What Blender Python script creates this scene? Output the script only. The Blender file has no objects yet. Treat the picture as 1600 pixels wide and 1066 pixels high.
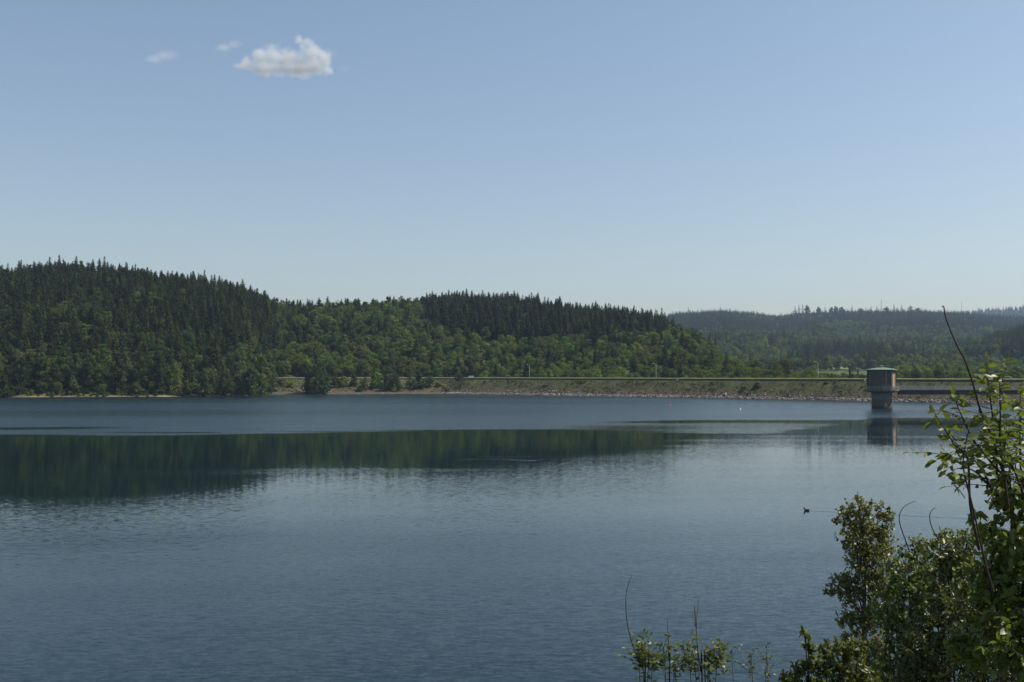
import bpy, bmesh, math, random
import numpy as np
from mathutils import Vector

random.seed(11)
rng = np.random.default_rng(11)
scene = bpy.context.scene
COL = scene.collection

# ------------------------------------------------------------------ survey
# metres; camera eye 10.7 m above the lake, looking along +Y
FPX, HC, YH = 1555.6, 10.7, 586.0
PITCH = math.atan((YH - 533.0) / FPX)
CP, SP = math.cos(PITCH), math.sin(PITCH)


def at(px, py, d):
    """world point seen at photo pixel (px, py) at ground distance d along +Y"""
    u, v = (px - 800.0) / FPX, (533.0 - py) / FPX
    fy, fz = CP - v * SP, SP + v * CP
    return Vector((u * d / fy, d, HC + fz * d / fy))


def shore_d(py):
    return HC * FPX / (py - YH)


# ------------------------------------------------------------------ helpers
def tag(o, label=None, cat=None, group=None, kind=None):
    if label: o['label'] = label
    if cat: o['category'] = cat
    if group: o['group'] = group
    if kind: o['kind'] = kind
    return o


def link(o, parent=None):
    COL.objects.link(o)
    if parent is not None:
        o.parent = parent
    return o


def empty(name, loc=(0, 0, 0), rz=0.0):
    o = bpy.data.objects.new(name, None)
    o.empty_display_size = 0.5
    o.location = loc
    o.rotation_euler = (0, 0, rz)
    COL.objects.link(o)
    return o


def mesh_np(name, verts, faces, mats, mat_idx=None, smooth=False):
    """verts (N,3); faces: list of (M,k) int arrays"""
    me = bpy.data.meshes.new(name)
    verts = np.asarray(verts, dtype=np.float32)
    if isinstance(faces, np.ndarray):
        faces = [faces]
    faces = [f for f in faces if len(f)]
    loops = np.concatenate([f.ravel() for f in faces]).astype(np.int32)
    sizes = np.concatenate([np.full(len(f), f.shape[1], np.int32) for f in faces])
    starts = np.concatenate([[0], np.cumsum(sizes)[:-1]]).astype(np.int32)
    me.vertices.add(len(verts)); me.vertices.foreach_set('co', verts.ravel())
    me.loops.add(len(loops)); me.loops.foreach_set('vertex_index', loops)
    me.polygons.add(len(sizes))
    me.polygons.foreach_set('loop_start', starts)
    if mat_idx is not None:
        me.polygons.foreach_set('material_index', np.asarray(mat_idx, np.int32))
    if smooth:
        me.polygons.foreach_set('use_smooth', np.ones(len(sizes), bool))
    for m in (mats if isinstance(mats, (list, tuple)) else [mats]):
        me.materials.append(m)
    me.update(calc_edges=True)
    me.validate()
    return me


def obj(name, me, parent=None):
    return link(bpy.data.objects.new(name, me), parent)


def bm_obj(name, bm, mat, parent=None, smooth=False):
    me = bpy.data.meshes.new(name)
    bmesh.ops.recalc_face_normals(bm, faces=bm.faces[:])
    bm.to_mesh(me); bm.free()
    me.materials.append(mat)
    if smooth:
        for p in me.polygons: p.use_smooth = True
    return obj(name, me, parent)


def add_box(bm, c, s, rz=0.0):
    """box centred c, full size s"""
    ca, sa = math.cos(rz), math.sin(rz)
    vs = []
    for dx in (-.5, .5):
        for dy in (-.5, .5):
            for dz in (-.5, .5):
                x, y = dx * s[0], dy * s[1]
                vs.append(bm.verts.new((c[0] + x * ca - y * sa, c[1] + x * sa + y * ca, c[2] + dz * s[2])))
    for f in ((0, 1, 3, 2), (4, 6, 7, 5), (0, 4, 5, 1), (2, 3, 7, 6), (0, 2, 6, 4), (1, 5, 7, 3)):
        bm.faces.new([vs[i] for i in f])


def add_lathe(bm, prof, n=24, c=(0, 0, 0), a0=0.0):
    """prof: list of (r,z) from bottom to top, closed with caps"""
    rings = []
    for r, z in prof:
        rings.append([bm.verts.new((c[0] + r * math.cos(a0 + 2 * math.pi * k / n), c[1] + r * math.sin(a0 + 2 * math.pi * k / n), c[2] + z)) for k in range(n)])
    for a, b in zip(rings[:-1], rings[1:]):
        for k in range(n):
            bm.faces.new((a[k], a[(k + 1) % n], b[(k + 1) % n], b[k]))
    bm.faces.new(rings[0][::-1]); bm.faces.new(rings[-1])


def tube_arrays(pts, radii, n=6):
    """tapered tube along pts -> verts, quads"""
    pts = np.asarray(pts, float); m = len(pts)
    t = np.gradient(pts, axis=0)
    t /= np.linalg.norm(t, axis=1)[:, None] + 1e-9
    ref = np.array([0.31, 0.22, 0.92]) if abs(t[0][2]) < 0.9 else np.array([1.0, 0.1, 0.0])
    vs = []
    for i in range(m):
        a = np.cross(t[i], ref); a /= np.linalg.norm(a) + 1e-9
        b = np.cross(t[i], a)
        ang = np.arange(n) * 2 * np.pi / n
        vs.append(pts[i] + radii[i] * (np.cos(ang)[:, None] * a + np.sin(ang)[:, None] * b))
    vs = np.concatenate(vs)
    k = np.arange(n)
    f = [np.stack([i * n + k, i * n + (k + 1) % n, (i + 1) * n + (k + 1) % n, (i + 1) * n + k], 1) for i in range(m - 1)]
    return vs, np.concatenate(f)


def merge(parts):
    vs, fs, o = [], [], 0
    for v, f in parts:
        vs.append(v); fs.append(f + o); o += len(v)
    return np.concatenate(vs), np.concatenate(fs)


def smooth_curve(pts, n):
    """Catmull-Rom through pts, n samples"""
    p = np.asarray(pts, float)
    if len(p) == 2:
        return p[0] + (p[1] - p[0]) * np.linspace(0, 1, n)[:, None]
    q = np.vstack([2 * p[0] - p[1], p, 2 * p[-1] - p[-2]])
    out = []
    for s in np.linspace(0, len(p) - 1 - 1e-6, n):
        i = int(s); t = s - i
        a, b, c, d = q[i], q[i + 1], q[i + 2], q[i + 3]
        out.append(0.5 * (2 * b + (c - a) * t + (2 * a - 5 * b + 4 * c - d) * t * t + (3 * b - a - 3 * c + d) * t ** 3))
    return np.array(out)


def sstep(a, b, x):
    t = np.clip((x - a) / (b - a), 0, 1)
    return t * t * (3 - 2 * t)


def wob(x, y, s, seed=0):
    """cheap smooth field in -1..1 with feature size s metres"""
    r = np.random.default_rng(seed + 500)
    v = 0
    for k in range(5):
        a = r.uniform(0, 6.283); w = 6.283 / (s * r.uniform(.7, 1.9)); ph = r.uniform(0, 6.283)
        v = v + np.sin((x * math.cos(a) + y * math.sin(a)) * w + ph + 1.3 * np.sin((x * math.sin(a) - y * math.cos(a)) * w * .6 + ph * 2))
    return v / 3.2


# ------------------------------------------------------------------ materials
class NT:
    def __init__(self, name):
        self.m = bpy.data.materials.new(name); self.m.use_nodes = True
        self.t = self.m.node_tree; self.t.nodes.clear()
        self.out = self.n('ShaderNodeOutputMaterial')

    def n(self, typ, **kw):
        nd = self.t.nodes.new(typ)
        for k, v in kw.items():
            if k.startswith('i_'):
                nd.inputs[k[2:]].default_value = v
            else:
                setattr(nd, k, v)
        return nd

    def l(self, a, b): self.t.links.new(a, b)

    def math(self, op, a, b=None, c=None, clamp=False):
        nd = self.n('ShaderNodeMath', operation=op, use_clamp=clamp)
        for i, x in enumerate((a, b, c)):
            if x is None: continue
            if isinstance(x, (int, float)): nd.inputs[i].default_value = x
            else: self.l(x, nd.inputs[i])
        return nd.outputs[0]

    def noise(self, vec, scale, detail=3, rough=.55, dist=0.0):
        nd = self.n('ShaderNodeTexNoise')
        nd.inputs['Scale'].default_value = scale; nd.inputs['Detail'].default_value = detail
        nd.inputs['Roughness'].default_value = rough; nd.inputs['Distortion'].default_value = dist
        if vec is not None: self.l(vec, nd.inputs['Vector'])
        return nd

    def ramp(self, fac, stops):
        nd = self.n('ShaderNodeValToRGB')
        el = nd.color_ramp.elements
        while len(el) > len(stops): el.remove(el[-1])
        while len(el) < len(stops): el.new(0.5)
        for e, (p, c) in zip(el, stops):
            e.position = p; e.color = (*c, 1) if len(c) == 3 else c
        self.l(fac, nd.inputs[0])
        return nd.outputs[0]

    def mix(self, fac, a, b, blend='MIX'):
        nd = self.n('ShaderNodeMix', data_type='RGBA', blend_type=blend)
        for i, x in ((0, fac), (6, a), (7, b)):
            if isinstance(x, (int, float)): nd.inputs[i].default_value = x
            elif isinstance(x, tuple): nd.inputs[i].default_value = (*x, 1)
            else: self.l(x, nd.inputs[i])
        return nd.outputs[2]

    def principled(self, color, rough=.8, spec=.3, metal=0.0):
        p = self.n('ShaderNodeBsdfPrincipled')
        p.inputs['Roughness'].default_value = rough
        p.inputs['Specular IOR Level'].default_value = spec
        p.inputs['Metallic'].default_value = metal
        if isinstance(color, tuple): p.inputs['Base Color'].default_value = (*color, 1)
        else: self.l(color, p.inputs['Base Color'])
        return p

    def bump(self, h, strength, dist, target):
        b = self.n('ShaderNodeBump'); b.inputs['Strength'].default_value = strength; b.inputs['Distance'].default_value = dist
        self.l(h, b.inputs['Height']); self.l(b.outputs[0], target.inputs['Normal'])

    def surf(self, sh): self.l(sh, self.out.inputs['Surface']); return self.m


def mat_foliage(name, col, var=.25, hue_var=.03, trans=.3, nscale=.35, gloss=0.0, tint=None):
    """leaf mass: colour differs from tree to tree and from clump to clump"""
    t = NT(name)
    oi = t.n('ShaderNodeObjectInfo')
    tc = t.n('ShaderNodeTexCoord')
    nz = t.noise(tc.outputs['Object'], nscale, 2, .6)
    r2 = t.math('FRACT', t.math('MULTIPLY', oi.outputs['Random'], 7.31))
    base = (*col, 1)
    hsv = t.n('ShaderNodeHueSaturation'); hsv.inputs['Color'].default_value = base
    t.l(t.math('MULTIPLY_ADD', r2, hue_var * 2, .5 - hue_var), hsv.inputs['Hue'])
    v1 = t.math('MULTIPLY_ADD', oi.outputs['Random'], 2 * var, 1 - var)
    v2 = t.math('MULTIPLY_ADD', nz.outputs['Fac'], .9, .55)
    t.l(t.math('MULTIPLY', v1, v2), hsv.inputs['Value'])
    c = hsv.outputs[0]
    if tint:
        c = t.mix(t.math('GREATER_THAN', t.noise(tc.outputs['Object'], nscale * 9, 1).outputs['Fac'], .66), c, tint)
    if gloss:
        d = t.principled(c, .42, gloss)
    else:
        d = t.n('ShaderNodeBsdfDiffuse'); t.l(c, d.inputs['Color'])
    tr = t.n('ShaderNodeBsdfTranslucent')
    t.l(t.mix(1.0, c, (1.15, 1.2, .55), 'MULTIPLY'), tr.inputs['Color'])
    mx = t.n('ShaderNodeMixShader'); mx.inputs[0].default_value = trans
    t.l(d.outputs[0], mx.inputs[1]); t.l(tr.outputs[0], mx.inputs[2])
    return t.surf(mx.outputs[0])


def mat_simple(name, col, rough=.8, spec=.3, var=.25, scale=1.5, metal=0.0, bump=0.0):
    t = NT(name)
    tc = t.n('ShaderNodeTexCoord')
    nz = t.noise(tc.outputs['Object'], scale, 5, .6)
    a = tuple(x * (1 - var) for x in col); b = tuple(min(1, x * (1 + var)) for x in col)
    c = t.ramp(nz.outputs['Fac'], [(.3, a), (.7, b)])
    p = t.principled(c, rough, spec, metal)
    if bump: t.bump(nz.outputs['Fac'], bump, .1, p)
    return t.surf(p.outputs[0])


M = {}
M['spruce_dark'] = mat_foliage('spruce_needles_dark', (.034, .043, .014), .34, .02, .12)
M['spruce_mid'] = mat_foliage('spruce_needles', (.046, .060, .018), .32, .025, .15)
M['spruce_blue'] = mat_foliage('spruce_needles_blue', (.037, .050, .022), .28, .02, .12)
M['larch'] = mat_foliage('larch_needles', (.056, .084, .030), .25, .025, .22)
M['leaf_fresh'] = mat_foliage('leaves_fresh', (.114, .158, .034), .22, .022, .3)
M['leaf_mid'] = mat_foliage('leaves_mid', (.084, .118, .032), .25, .025, .28)
M['leaf_olive'] = mat_foliage('leaves_olive', (.092, .108, .034), .22, .02, .25)
M['leaf_dark'] = mat_foliage('leaves_dark', (.049, .076, .028), .25, .025, .25)
M['leaf_grey'] = mat_foliage('leaves_grey_green', (.084, .104, .046), .2, .02, .25)
M['bark'] = mat_simple('bark', (.075, .060, .048), .9, .15, .35, 3)
M['bark_birch'] = mat_simple('bark_reddish', (.11, .075, .055), .8, .2, .4, 14)
M['twig'] = mat_simple('twig_bark', (.042, .030, .022), .7, .3, .35, 25)
M['concrete'] = mat_simple('weathered_concrete', (.135, .132, .108), .9, .2, .3, .7, bump=.2)
M['rail'] = mat_simple('galvanised_rail', (.30, .30, .29), .55, .4, .1, 3)
M['rail_pale'] = mat_simple('pale_bridge_rail', (.50, .49, .49), .55, .4, .1, 3)
M['steel_dark'] = mat_simple('dark_girder_steel', (.045, .042, .038), .7, .3, .3, 2)
M['lamp_pole'] = mat_simple('lamp_pole_steel', (.32, .33, .31), .6, .3, .1, 3)
M['white'] = mat_simple('white_paint', (.78, .78, .76), .4, .5, .04, 3)
M['red'] = mat_simple('red_buoy_plastic', (.62, .075, .065), .4, .5, .1, 4)
M['glass'] = mat_simple('dark_window_glass', (.02, .025, .03), .1, .6, .1, 2)
M['rubber'] = mat_simple('black_rubber', (.02, .02, .02), .8, .3, .1, 4)
M['feather'] = mat_simple('brown_feathers', (.055, .042, .032), .8, .2, .35, 12)
M['bill'] = mat_simple('duck_bill', (.22, .16, .04), .5, .4, .1, 12)
M['asphalt'] = mat_simple('asphalt', (.055, .054, .052), .9, .2, .2, 2)
M['orange'] = mat_simple('orange_paint', (.55, .25, .06), .5, .4, .1, 4)


def mat_copper():
    t = NT('green_copper_roof'); tc = t.n('ShaderNodeTexCoord')
    nz = t.noise(tc.outputs['Object'], .8, 5)
    c = t.ramp(nz.outputs['Fac'], [(.3, (.085, .125, .095)), (.7, (.14, .20, .15))])
    return t.surf(t.principled(c, .75, .3).outputs[0])


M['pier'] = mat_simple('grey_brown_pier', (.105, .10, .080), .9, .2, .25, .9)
M['copper'] = mat_copper()
M['render'] = mat_simple('sunlit_tone_wall', (.42, .36, .26), .9, .2, .15, 1.2)  # paler wall tone: sunlight on one tower facet painted into the colour
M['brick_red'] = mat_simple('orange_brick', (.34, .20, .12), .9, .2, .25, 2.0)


def mat_shaft():
    """pale concrete, stained dark brown below the old water marks"""
    t = NT('tower_shaft_concrete'); tc = t.n('ShaderNodeTexCoord')
    sx = t.n('ShaderNodeSeparateXYZ'); t.l(tc.outputs['Object'], sx.inputs[0])
    nz = t.noise(tc.outputs['Object'], .9, 5)
    z = t.math('ADD', sx.outputs['Z'], t.math('MULTIPLY_ADD', nz.outputs['Fac'], .7, -.35))
    c = t.ramp(t.math('DIVIDE', z, 6.0), [(0.0, (.035, .034, .028)), (.06, (.06, .052, .04)), (.12, (.085, .08, .062)), (.44, (.10, .093, .075)), (.50, (.13, .15, .13)), (1.0, (.17, .185, .16))])
    c2 = t.mix(.35, c, t.ramp(nz.outputs['Fac'], [(.3, (.5, .5, .5)), (.7, (1.0, 1.0, 1.0))]), 'MULTIPLY')
    return t.surf(t.principled(c2, .85, .2).outputs[0])


M['shaft'] = mat_shaft()


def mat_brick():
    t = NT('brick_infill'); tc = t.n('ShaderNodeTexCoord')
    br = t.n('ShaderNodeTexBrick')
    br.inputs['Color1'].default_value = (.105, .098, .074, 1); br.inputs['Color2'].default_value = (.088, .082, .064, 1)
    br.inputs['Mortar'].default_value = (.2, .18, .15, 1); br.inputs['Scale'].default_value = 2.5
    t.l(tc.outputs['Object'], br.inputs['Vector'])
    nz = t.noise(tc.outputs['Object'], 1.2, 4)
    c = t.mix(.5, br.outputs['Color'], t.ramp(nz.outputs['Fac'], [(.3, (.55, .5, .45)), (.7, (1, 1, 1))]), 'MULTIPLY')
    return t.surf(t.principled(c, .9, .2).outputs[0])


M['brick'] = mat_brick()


def mat_ground():
    t = NT('ground_soil_and_grass'); tc = t.n('ShaderNodeTexCoord')
    P = tc.outputs['Object']
    sx = t.n('ShaderNodeSeparateXYZ'); t.l(P, sx.inputs[0])
    n1 = t.noise(P, .03, 6); n2 = t.noise(P, .6, 4)
    grass = t.ramp(n1.outputs['Fac'], [(.35, (.045, .060, .022)), (.55, (.065, .085, .03)), (.7, (.09, .085, .045))])
    sand = t.ramp(n2.outputs['Fac'], [(.3, (.16, .12, .075)), (.7, (.30, .24, .17))])
    z = t.math('ADD', sx.outputs['Z'], t.math('MULTIPLY_ADD', n2.outputs['Fac'], 1.2, -.6))
    f = t.n('ShaderNodeMapRange', interpolation_type='SMOOTHSTEP')
    t.l(z, f.inputs['Value']); f.inputs['From Min'].default_value = .25; f.inputs['From Max'].default_value = .8
    patch = t.ramp(t.noise(P, .045, 2).outputs['Fac'], [(.47, (.42, .40, .36)), (.60, (1, 1, 1))])
    c = t.mix(f.outputs[0], t.mix(1.0, sand, patch, 'MULTIPLY'), grass)
    p = t.principled(c, .95, .1)
    t.bump(n2.outputs['Fac'], .5, .3, p)
    return t.surf(p.outputs[0])


M['ground'] = mat_ground()


def mat_embank():
    """olive tufted grass, a band of bare brown earth above the stones"""
    t = NT('embankment_grass'); tc = t.n('ShaderNodeTexCoord')
    P = tc.outputs['Object']
    sx = t.n('ShaderNodeSeparateXYZ'); t.l(P, sx.inputs[0])
    n1 = t.noise(P, .12, 6, .65); n2 = t.noise(P, .9, 4)
    grass = t.ramp(n1.outputs['Fac'], [(.3, (.032, .039, .016)), (.5, (.052, .057, .024)), (.7, (.080, .078, .038))])
    earth = t.ramp(n2.outputs['Fac'], [(.3, (.052, .042, .028)), (.7, (.092, .074, .050))])
    z = t.math('ADD', sx.outputs['Z'], t.math('MULTIPLY_ADD', n1.outputs['Fac'], 5.0, -2.5))
    f = t.n('ShaderNodeMapRange', interpolation_type='SMOOTHSTEP')
    t.l(z, f.inputs['Value']); f.inputs['From Min'].default_value = 1.8; f.inputs['From Max'].default_value = 4.2
    c = t.mix(f.outputs[0], earth, grass)
    p = t.principled(c, .95, .1)
    t.bump(n2.outputs['Fac'], .8, .4, p)
    return t.surf(p.outputs[0])


M['embank'] = mat_embank()
M['verge'] = mat_simple('mown_verge_grass', (.120, .130, .050), .95, .1, .25, .6)
M['parapet'] = mat_simple('mossy_parapet_stone', (.060, .055, .042), .95, .1, .35, .8)
M['tuft_a'] = mat_foliage('tussock_grass_pale', (.090, .090, .044), .1, .02, .3, .2)
M['tuft_b'] = mat_foliage('tussock_grass_green', (.060, .076, .028), .1, .02, .3, .2)
M['tuft_c'] = mat_foliage('tussock_heather_brown', (.085, .060, .045), .1, .02, .3, .2)
M['stone_a'] = mat_simple('pale_stone', (.31, .29, .26), .9, .2, .2, .7)
M['stone_b'] = mat_simple('pinkish_stone', (.155, .132, .115), .9, .2, .25, .7)
M['stone_c'] = mat_simple('wet_dark_stone', (.11, .10, .085), .7, .3, .3, .7)
M['meadow'] = mat_simple('meadow_grass', (.13, .19, .075), .95, .1, .2, .02)
M['clear'] = mat_simple('bare_sandy_clearing', (.42, .30, .19), .95, .1, .2, .05)


# ------------------------------------------------------------------ shoreline and terrain
DA, DB = np.array([-36.0, 568.0]), np.array([231.0, 321.0])
DN = np.array([0.679, 0.734])          # outward (downstream) normal of the dam


def bow(k): return 4 * k * (1 - k)


def pxd(px, d): return ((px - 800.0) / FPX * d, d)


TOE = [pxd(425, 541), pxd(500, 546), pxd(600, 556), pxd(680, 565), tuple(DA)] + \
      [tuple(DA + (DB - DA) * k + DN * 9 * bow(k)) for k in (.125, .25, .375, .5, .625, .75, 1.0)] + [(300, 257), (345, 190)]
CREST = [pxd(425, 612), pxd(500, 607), pxd(600, 602), pxd(690, 592), tuple(DA + DN * 15.5 + np.array([4, -3.7]))] + \
        [tuple(DA + (DB - DA) * k + DN * (15.5 + 6 * bow(k))) for k in (.125, .25, .375, .5, .625, .75, 1.0)] + [(312, 268), (360, 196)]
shore_left = [(-600, 622), (-300, 622), (-100, 621.5), (10, 621), (100, 620.5), (180, 620.3), (262, 620.2), (300, 619.4), (345, 619), (420, 618.3)]
LAKE = [(-330, 8), (-150, 16), (-60, 21), (-20, 20), (0, 20), (20, 19.5), (60, 18), (140, 20), (240, 40), (320, 110)] + TOE[::-1] + \
       [pxd(px, shore_d(y)) for px, y in shore_left[::-1]] + [(-470, 330), (-480, 200), (-430, 60)]
LAKE = np.array(LAKE)


def lake_sd(X, Y):
    """signed distance to the waterline, positive on land"""
    X = np.asarray(X, float); Y = np.asarray(Y, float)
    best = np.full(X.shape, 1e18); inside = np.zeros(X.shape, bool)
    n = len(LAKE)
    for i in range(n):
        a, b = LAKE[i], LAKE[(i + 1) % n]
        e = b - a
        wx, wy = X - a[0], Y - a[1]
        t = np.clip((wx * e[0] + wy * e[1]) / (e @ e), 0, 1)
        best = np.minimum(best, (wx - t * e[0]) ** 2 + (wy - t * e[1]) ** 2)
        c = (a[1] > Y) != (b[1] > Y)
        xi = a[0] + (Y - a[1]) / (b[1] - a[1] + 1e-12) * e[0]
        inside ^= c & (X < xi)
    d = np.sqrt(best)
    return np.where(inside, -d, d)


def I(px, tab):
    tab = np.array(tab, float)
    return np.interp(px, tab[:, 0], tab[:, 1])


SKYL = [(-900, 470), (-500, 430), (-200, 414), (0, 419), (80, 414), (200, 419), (300, 433), (400, 452), (440, 466), (480, 468), (560, 464), (620, 462), (680, 458), (800, 462), (900, 475), (1000, 489), (1050, 499), (1085, 512), (1110, 526), (1135, 550), (1160, 572), (1200, 588), (1300, 600)]
FOOTL = [(-900, 420), (-300, 462), (0, 482), (250, 497), (380, 520), (430, 622), (560, 616), (690, 608), (800, 594), (1000, 545), (1140, 510), (1400, 450)]
RIDGL = [(-900, 640), (0, 730), (400, 790), (700, 830), (1000, 800), (1140, 720), (1300, 640)]
FARS = [(600, 520), (950, 503), (1020, 498), (1060, 490), (1130, 486), (1180, 490), (1210, 494), (1245, 490), (1300, 487), (1440, 486), (1520, 491), (1600, 496), (1750, 500), (2300, 510)]
SPUR = [(1380, 592), (1440, 568), (1480, 552), (1520, 538), (1560, 526), (1600, 517), (1700, 500), (2000, 480), (2600, 500)]
FAR2 = [(1200, 520), (1400, 494), (1480, 488), (1540, 483), (1600, 478), (1700, 472), (2200, 480)]


def terrain(X, Y, parts=False):
    X = np.asarray(X, float); Y = np.asarray(Y, float)
    sd = lake_sd(X, Y)
    Yc = np.maximum(Y, 30.0)
    px = 800 + FPX * X / Yc
    ahead = sstep(60, 160, Y)
    near = np.minimum(.455 * sd, 9.1 + .03 * (sd - 20)) + .25 * wob(X, Y, 9, 3) * sstep(2, 10, sd)
    far = np.minimum(.16 * sd, 6.2)
    dam_zone = sstep(395, 430, px) * sstep(250, 330, Y)
    far = far * (1 - dam_zone) + np.minimum(.125 * sd - .8, 6.4) * dam_zone
    h = near * (1 - ahead) + far * ahead
    h = np.where(sd < 0, np.maximum(sd * .3, -6.0), h)
    base = h.copy()
    # wooded hill on the left
    F, R = I(px, FOOTL), I(px, RIDGL)
    Z = HC + (YH - I(px, SKYL)) * R / FPX - 16.2
    t = (Y - F) / (R - F)
    prof = np.where(t < 1, np.sin(np.clip(t, 0, 1) * math.pi / 2) ** 1.15, 1 - .25 * np.clip(t - 1, 0, 2.5))
    foot_z = np.clip(.2 * sd, .2, 5.0)
    hl = foot_z + (np.maximum(Z, 4) - foot_z) * prof
    hl = np.where((t > 0) & (Y > 100), hl + 2.0 * wob(X, Y, 60, 1) * np.clip(t * 3, 0, 1), -99)
    # far valley side
    Fa, Ra = 880.0, 2600.0
    ta = (Y - Fa) / (Ra - Fa)
    tc = np.clip(ta, 0, 1)
    pyf = 584 - (584 - I(px, FARS)) * tc ** .8
    hf = HC + (YH - pyf) * np.minimum(Yc, Ra) / FPX - 12 * tc
    hf = hf + (9 * wob(X, Y, 330, 4) + 5 * wob(X, Y, 140, 5)) * sstep(0, .2, ta) * sstep(1.02, .75, ta) - np.clip(Y - Ra, 0, 1500) * .06
    hf = np.where((ta > 0) & (Y > 100), hf, -99)
    # nearer spur on the right
    Fs, Rs = 900.0, 1350.0
    ts = (Y - Fs) / (Rs - Fs)
    Zs = HC + (YH - I(px, SPUR)) * Rs / FPX - 12
    hs = np.where((ts > 0) & (px > 1380), 6 + (Zs - 6) * np.where(ts < 1, np.sin(np.clip(ts, 0, 1) * math.pi / 2), 1 - .35 * np.clip(ts - 1, 0, 2.8)), -99)
    # farthest ridge
    R2 = 4600.0
    t2 = (Y - 3300) / (R2 - 3300)
    Z2 = HC + (YH - I(px, FAR2)) * R2 / FPX - 15
    h2 = np.where(t2 > 0, 60 + (Z2 - 60) * np.where(t2 < 1, np.clip(t2, 0, 1), 1 - .3 * np.clip(t2 - 1, 0, 2)), -99)
    land = np.maximum.reduce([hl, hf, hs, h2])
    use = (sd > 3) & (Y > 100)
    ht = np.where(use, np.maximum(h, land), h)
    if parts:
        return ht, dict(sd=sd, px=px, base=base, hl=hl, hf=hf, hs=hs, h2=h2, F=F, R=R, t=t, ta=ta, ts=ts, t2=t2)
    return ht


def build_ground():
    ang = np.unique(np.concatenate([np.linspace(-180, -48, 45), np.linspace(-48, 48, 560), np.linspace(48, 180, 45)]))[:-1]
    ang = np.radians(ang)
    rad = np.concatenate([np.linspace(.8, 40, 60), np.geomspace(41, 440, 60), np.linspace(444, 900, 170), np.geomspace(906, 5400, 150)])
    A, Rr = np.meshgrid(ang, rad)
    X, Y = Rr * np.sin(A), Rr * np.cos(A)
    Z = terrain(X, Y)
    nr, na = X.shape
    v = np.stack([X, Y, Z], -1).reshape(-1, 3)
    v = np.vstack([v, [[0, 0, 9.1]]])
    i = np.arange(nr - 1)[:, None] * na; k = np.arange(na)[None, :]; k2 = (k + 1) % na
    f = np.stack([i + k, i + na + k, i + na + k2, i + k2], -1).reshape(-1, 4)[:, ::-1]
    k = np.arange(na)
    tri = np.stack([np.full(na, len(v) - 1), (k + 1) % na, k], 1)
    me = mesh_np('ground', v, [f, tri], M['ground'], smooth=True)
    o = obj('ground', me)
    tag(o, kind='structure')
    return o


ground = build_ground()


def sheet(name, corners_px, ds, mat, lift):
    """patch of bare land draped over the terrain"""
    (x0, x1), (d0, d1) = corners_px, ds
    U, D = np.meshgrid(np.linspace(x0, x1, 24), np.linspace(d0, d1, 16))
    X = (U - 800) / FPX * D; Y = D
    X = X + 6 * wob(X, Y, 60, 9); Y = Y + 14 * wob(X, Y, 50, 10)
    Z = terrain(X, Y) + lift
    n, m = X.shape
    i = np.arange(n - 1)[:, None] * m; k = np.arange(m - 1)[None, :]
    f = np.stack([i + k, i + k + 1, i + m + k + 1, i + m + k], -1).reshape(-1, 4)
    o = obj(name, mesh_np(name, np.stack([X, Y, Z], -1).reshape(-1, 3), f, mat, smooth=True))
    tag(o, kind='structure')


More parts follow.
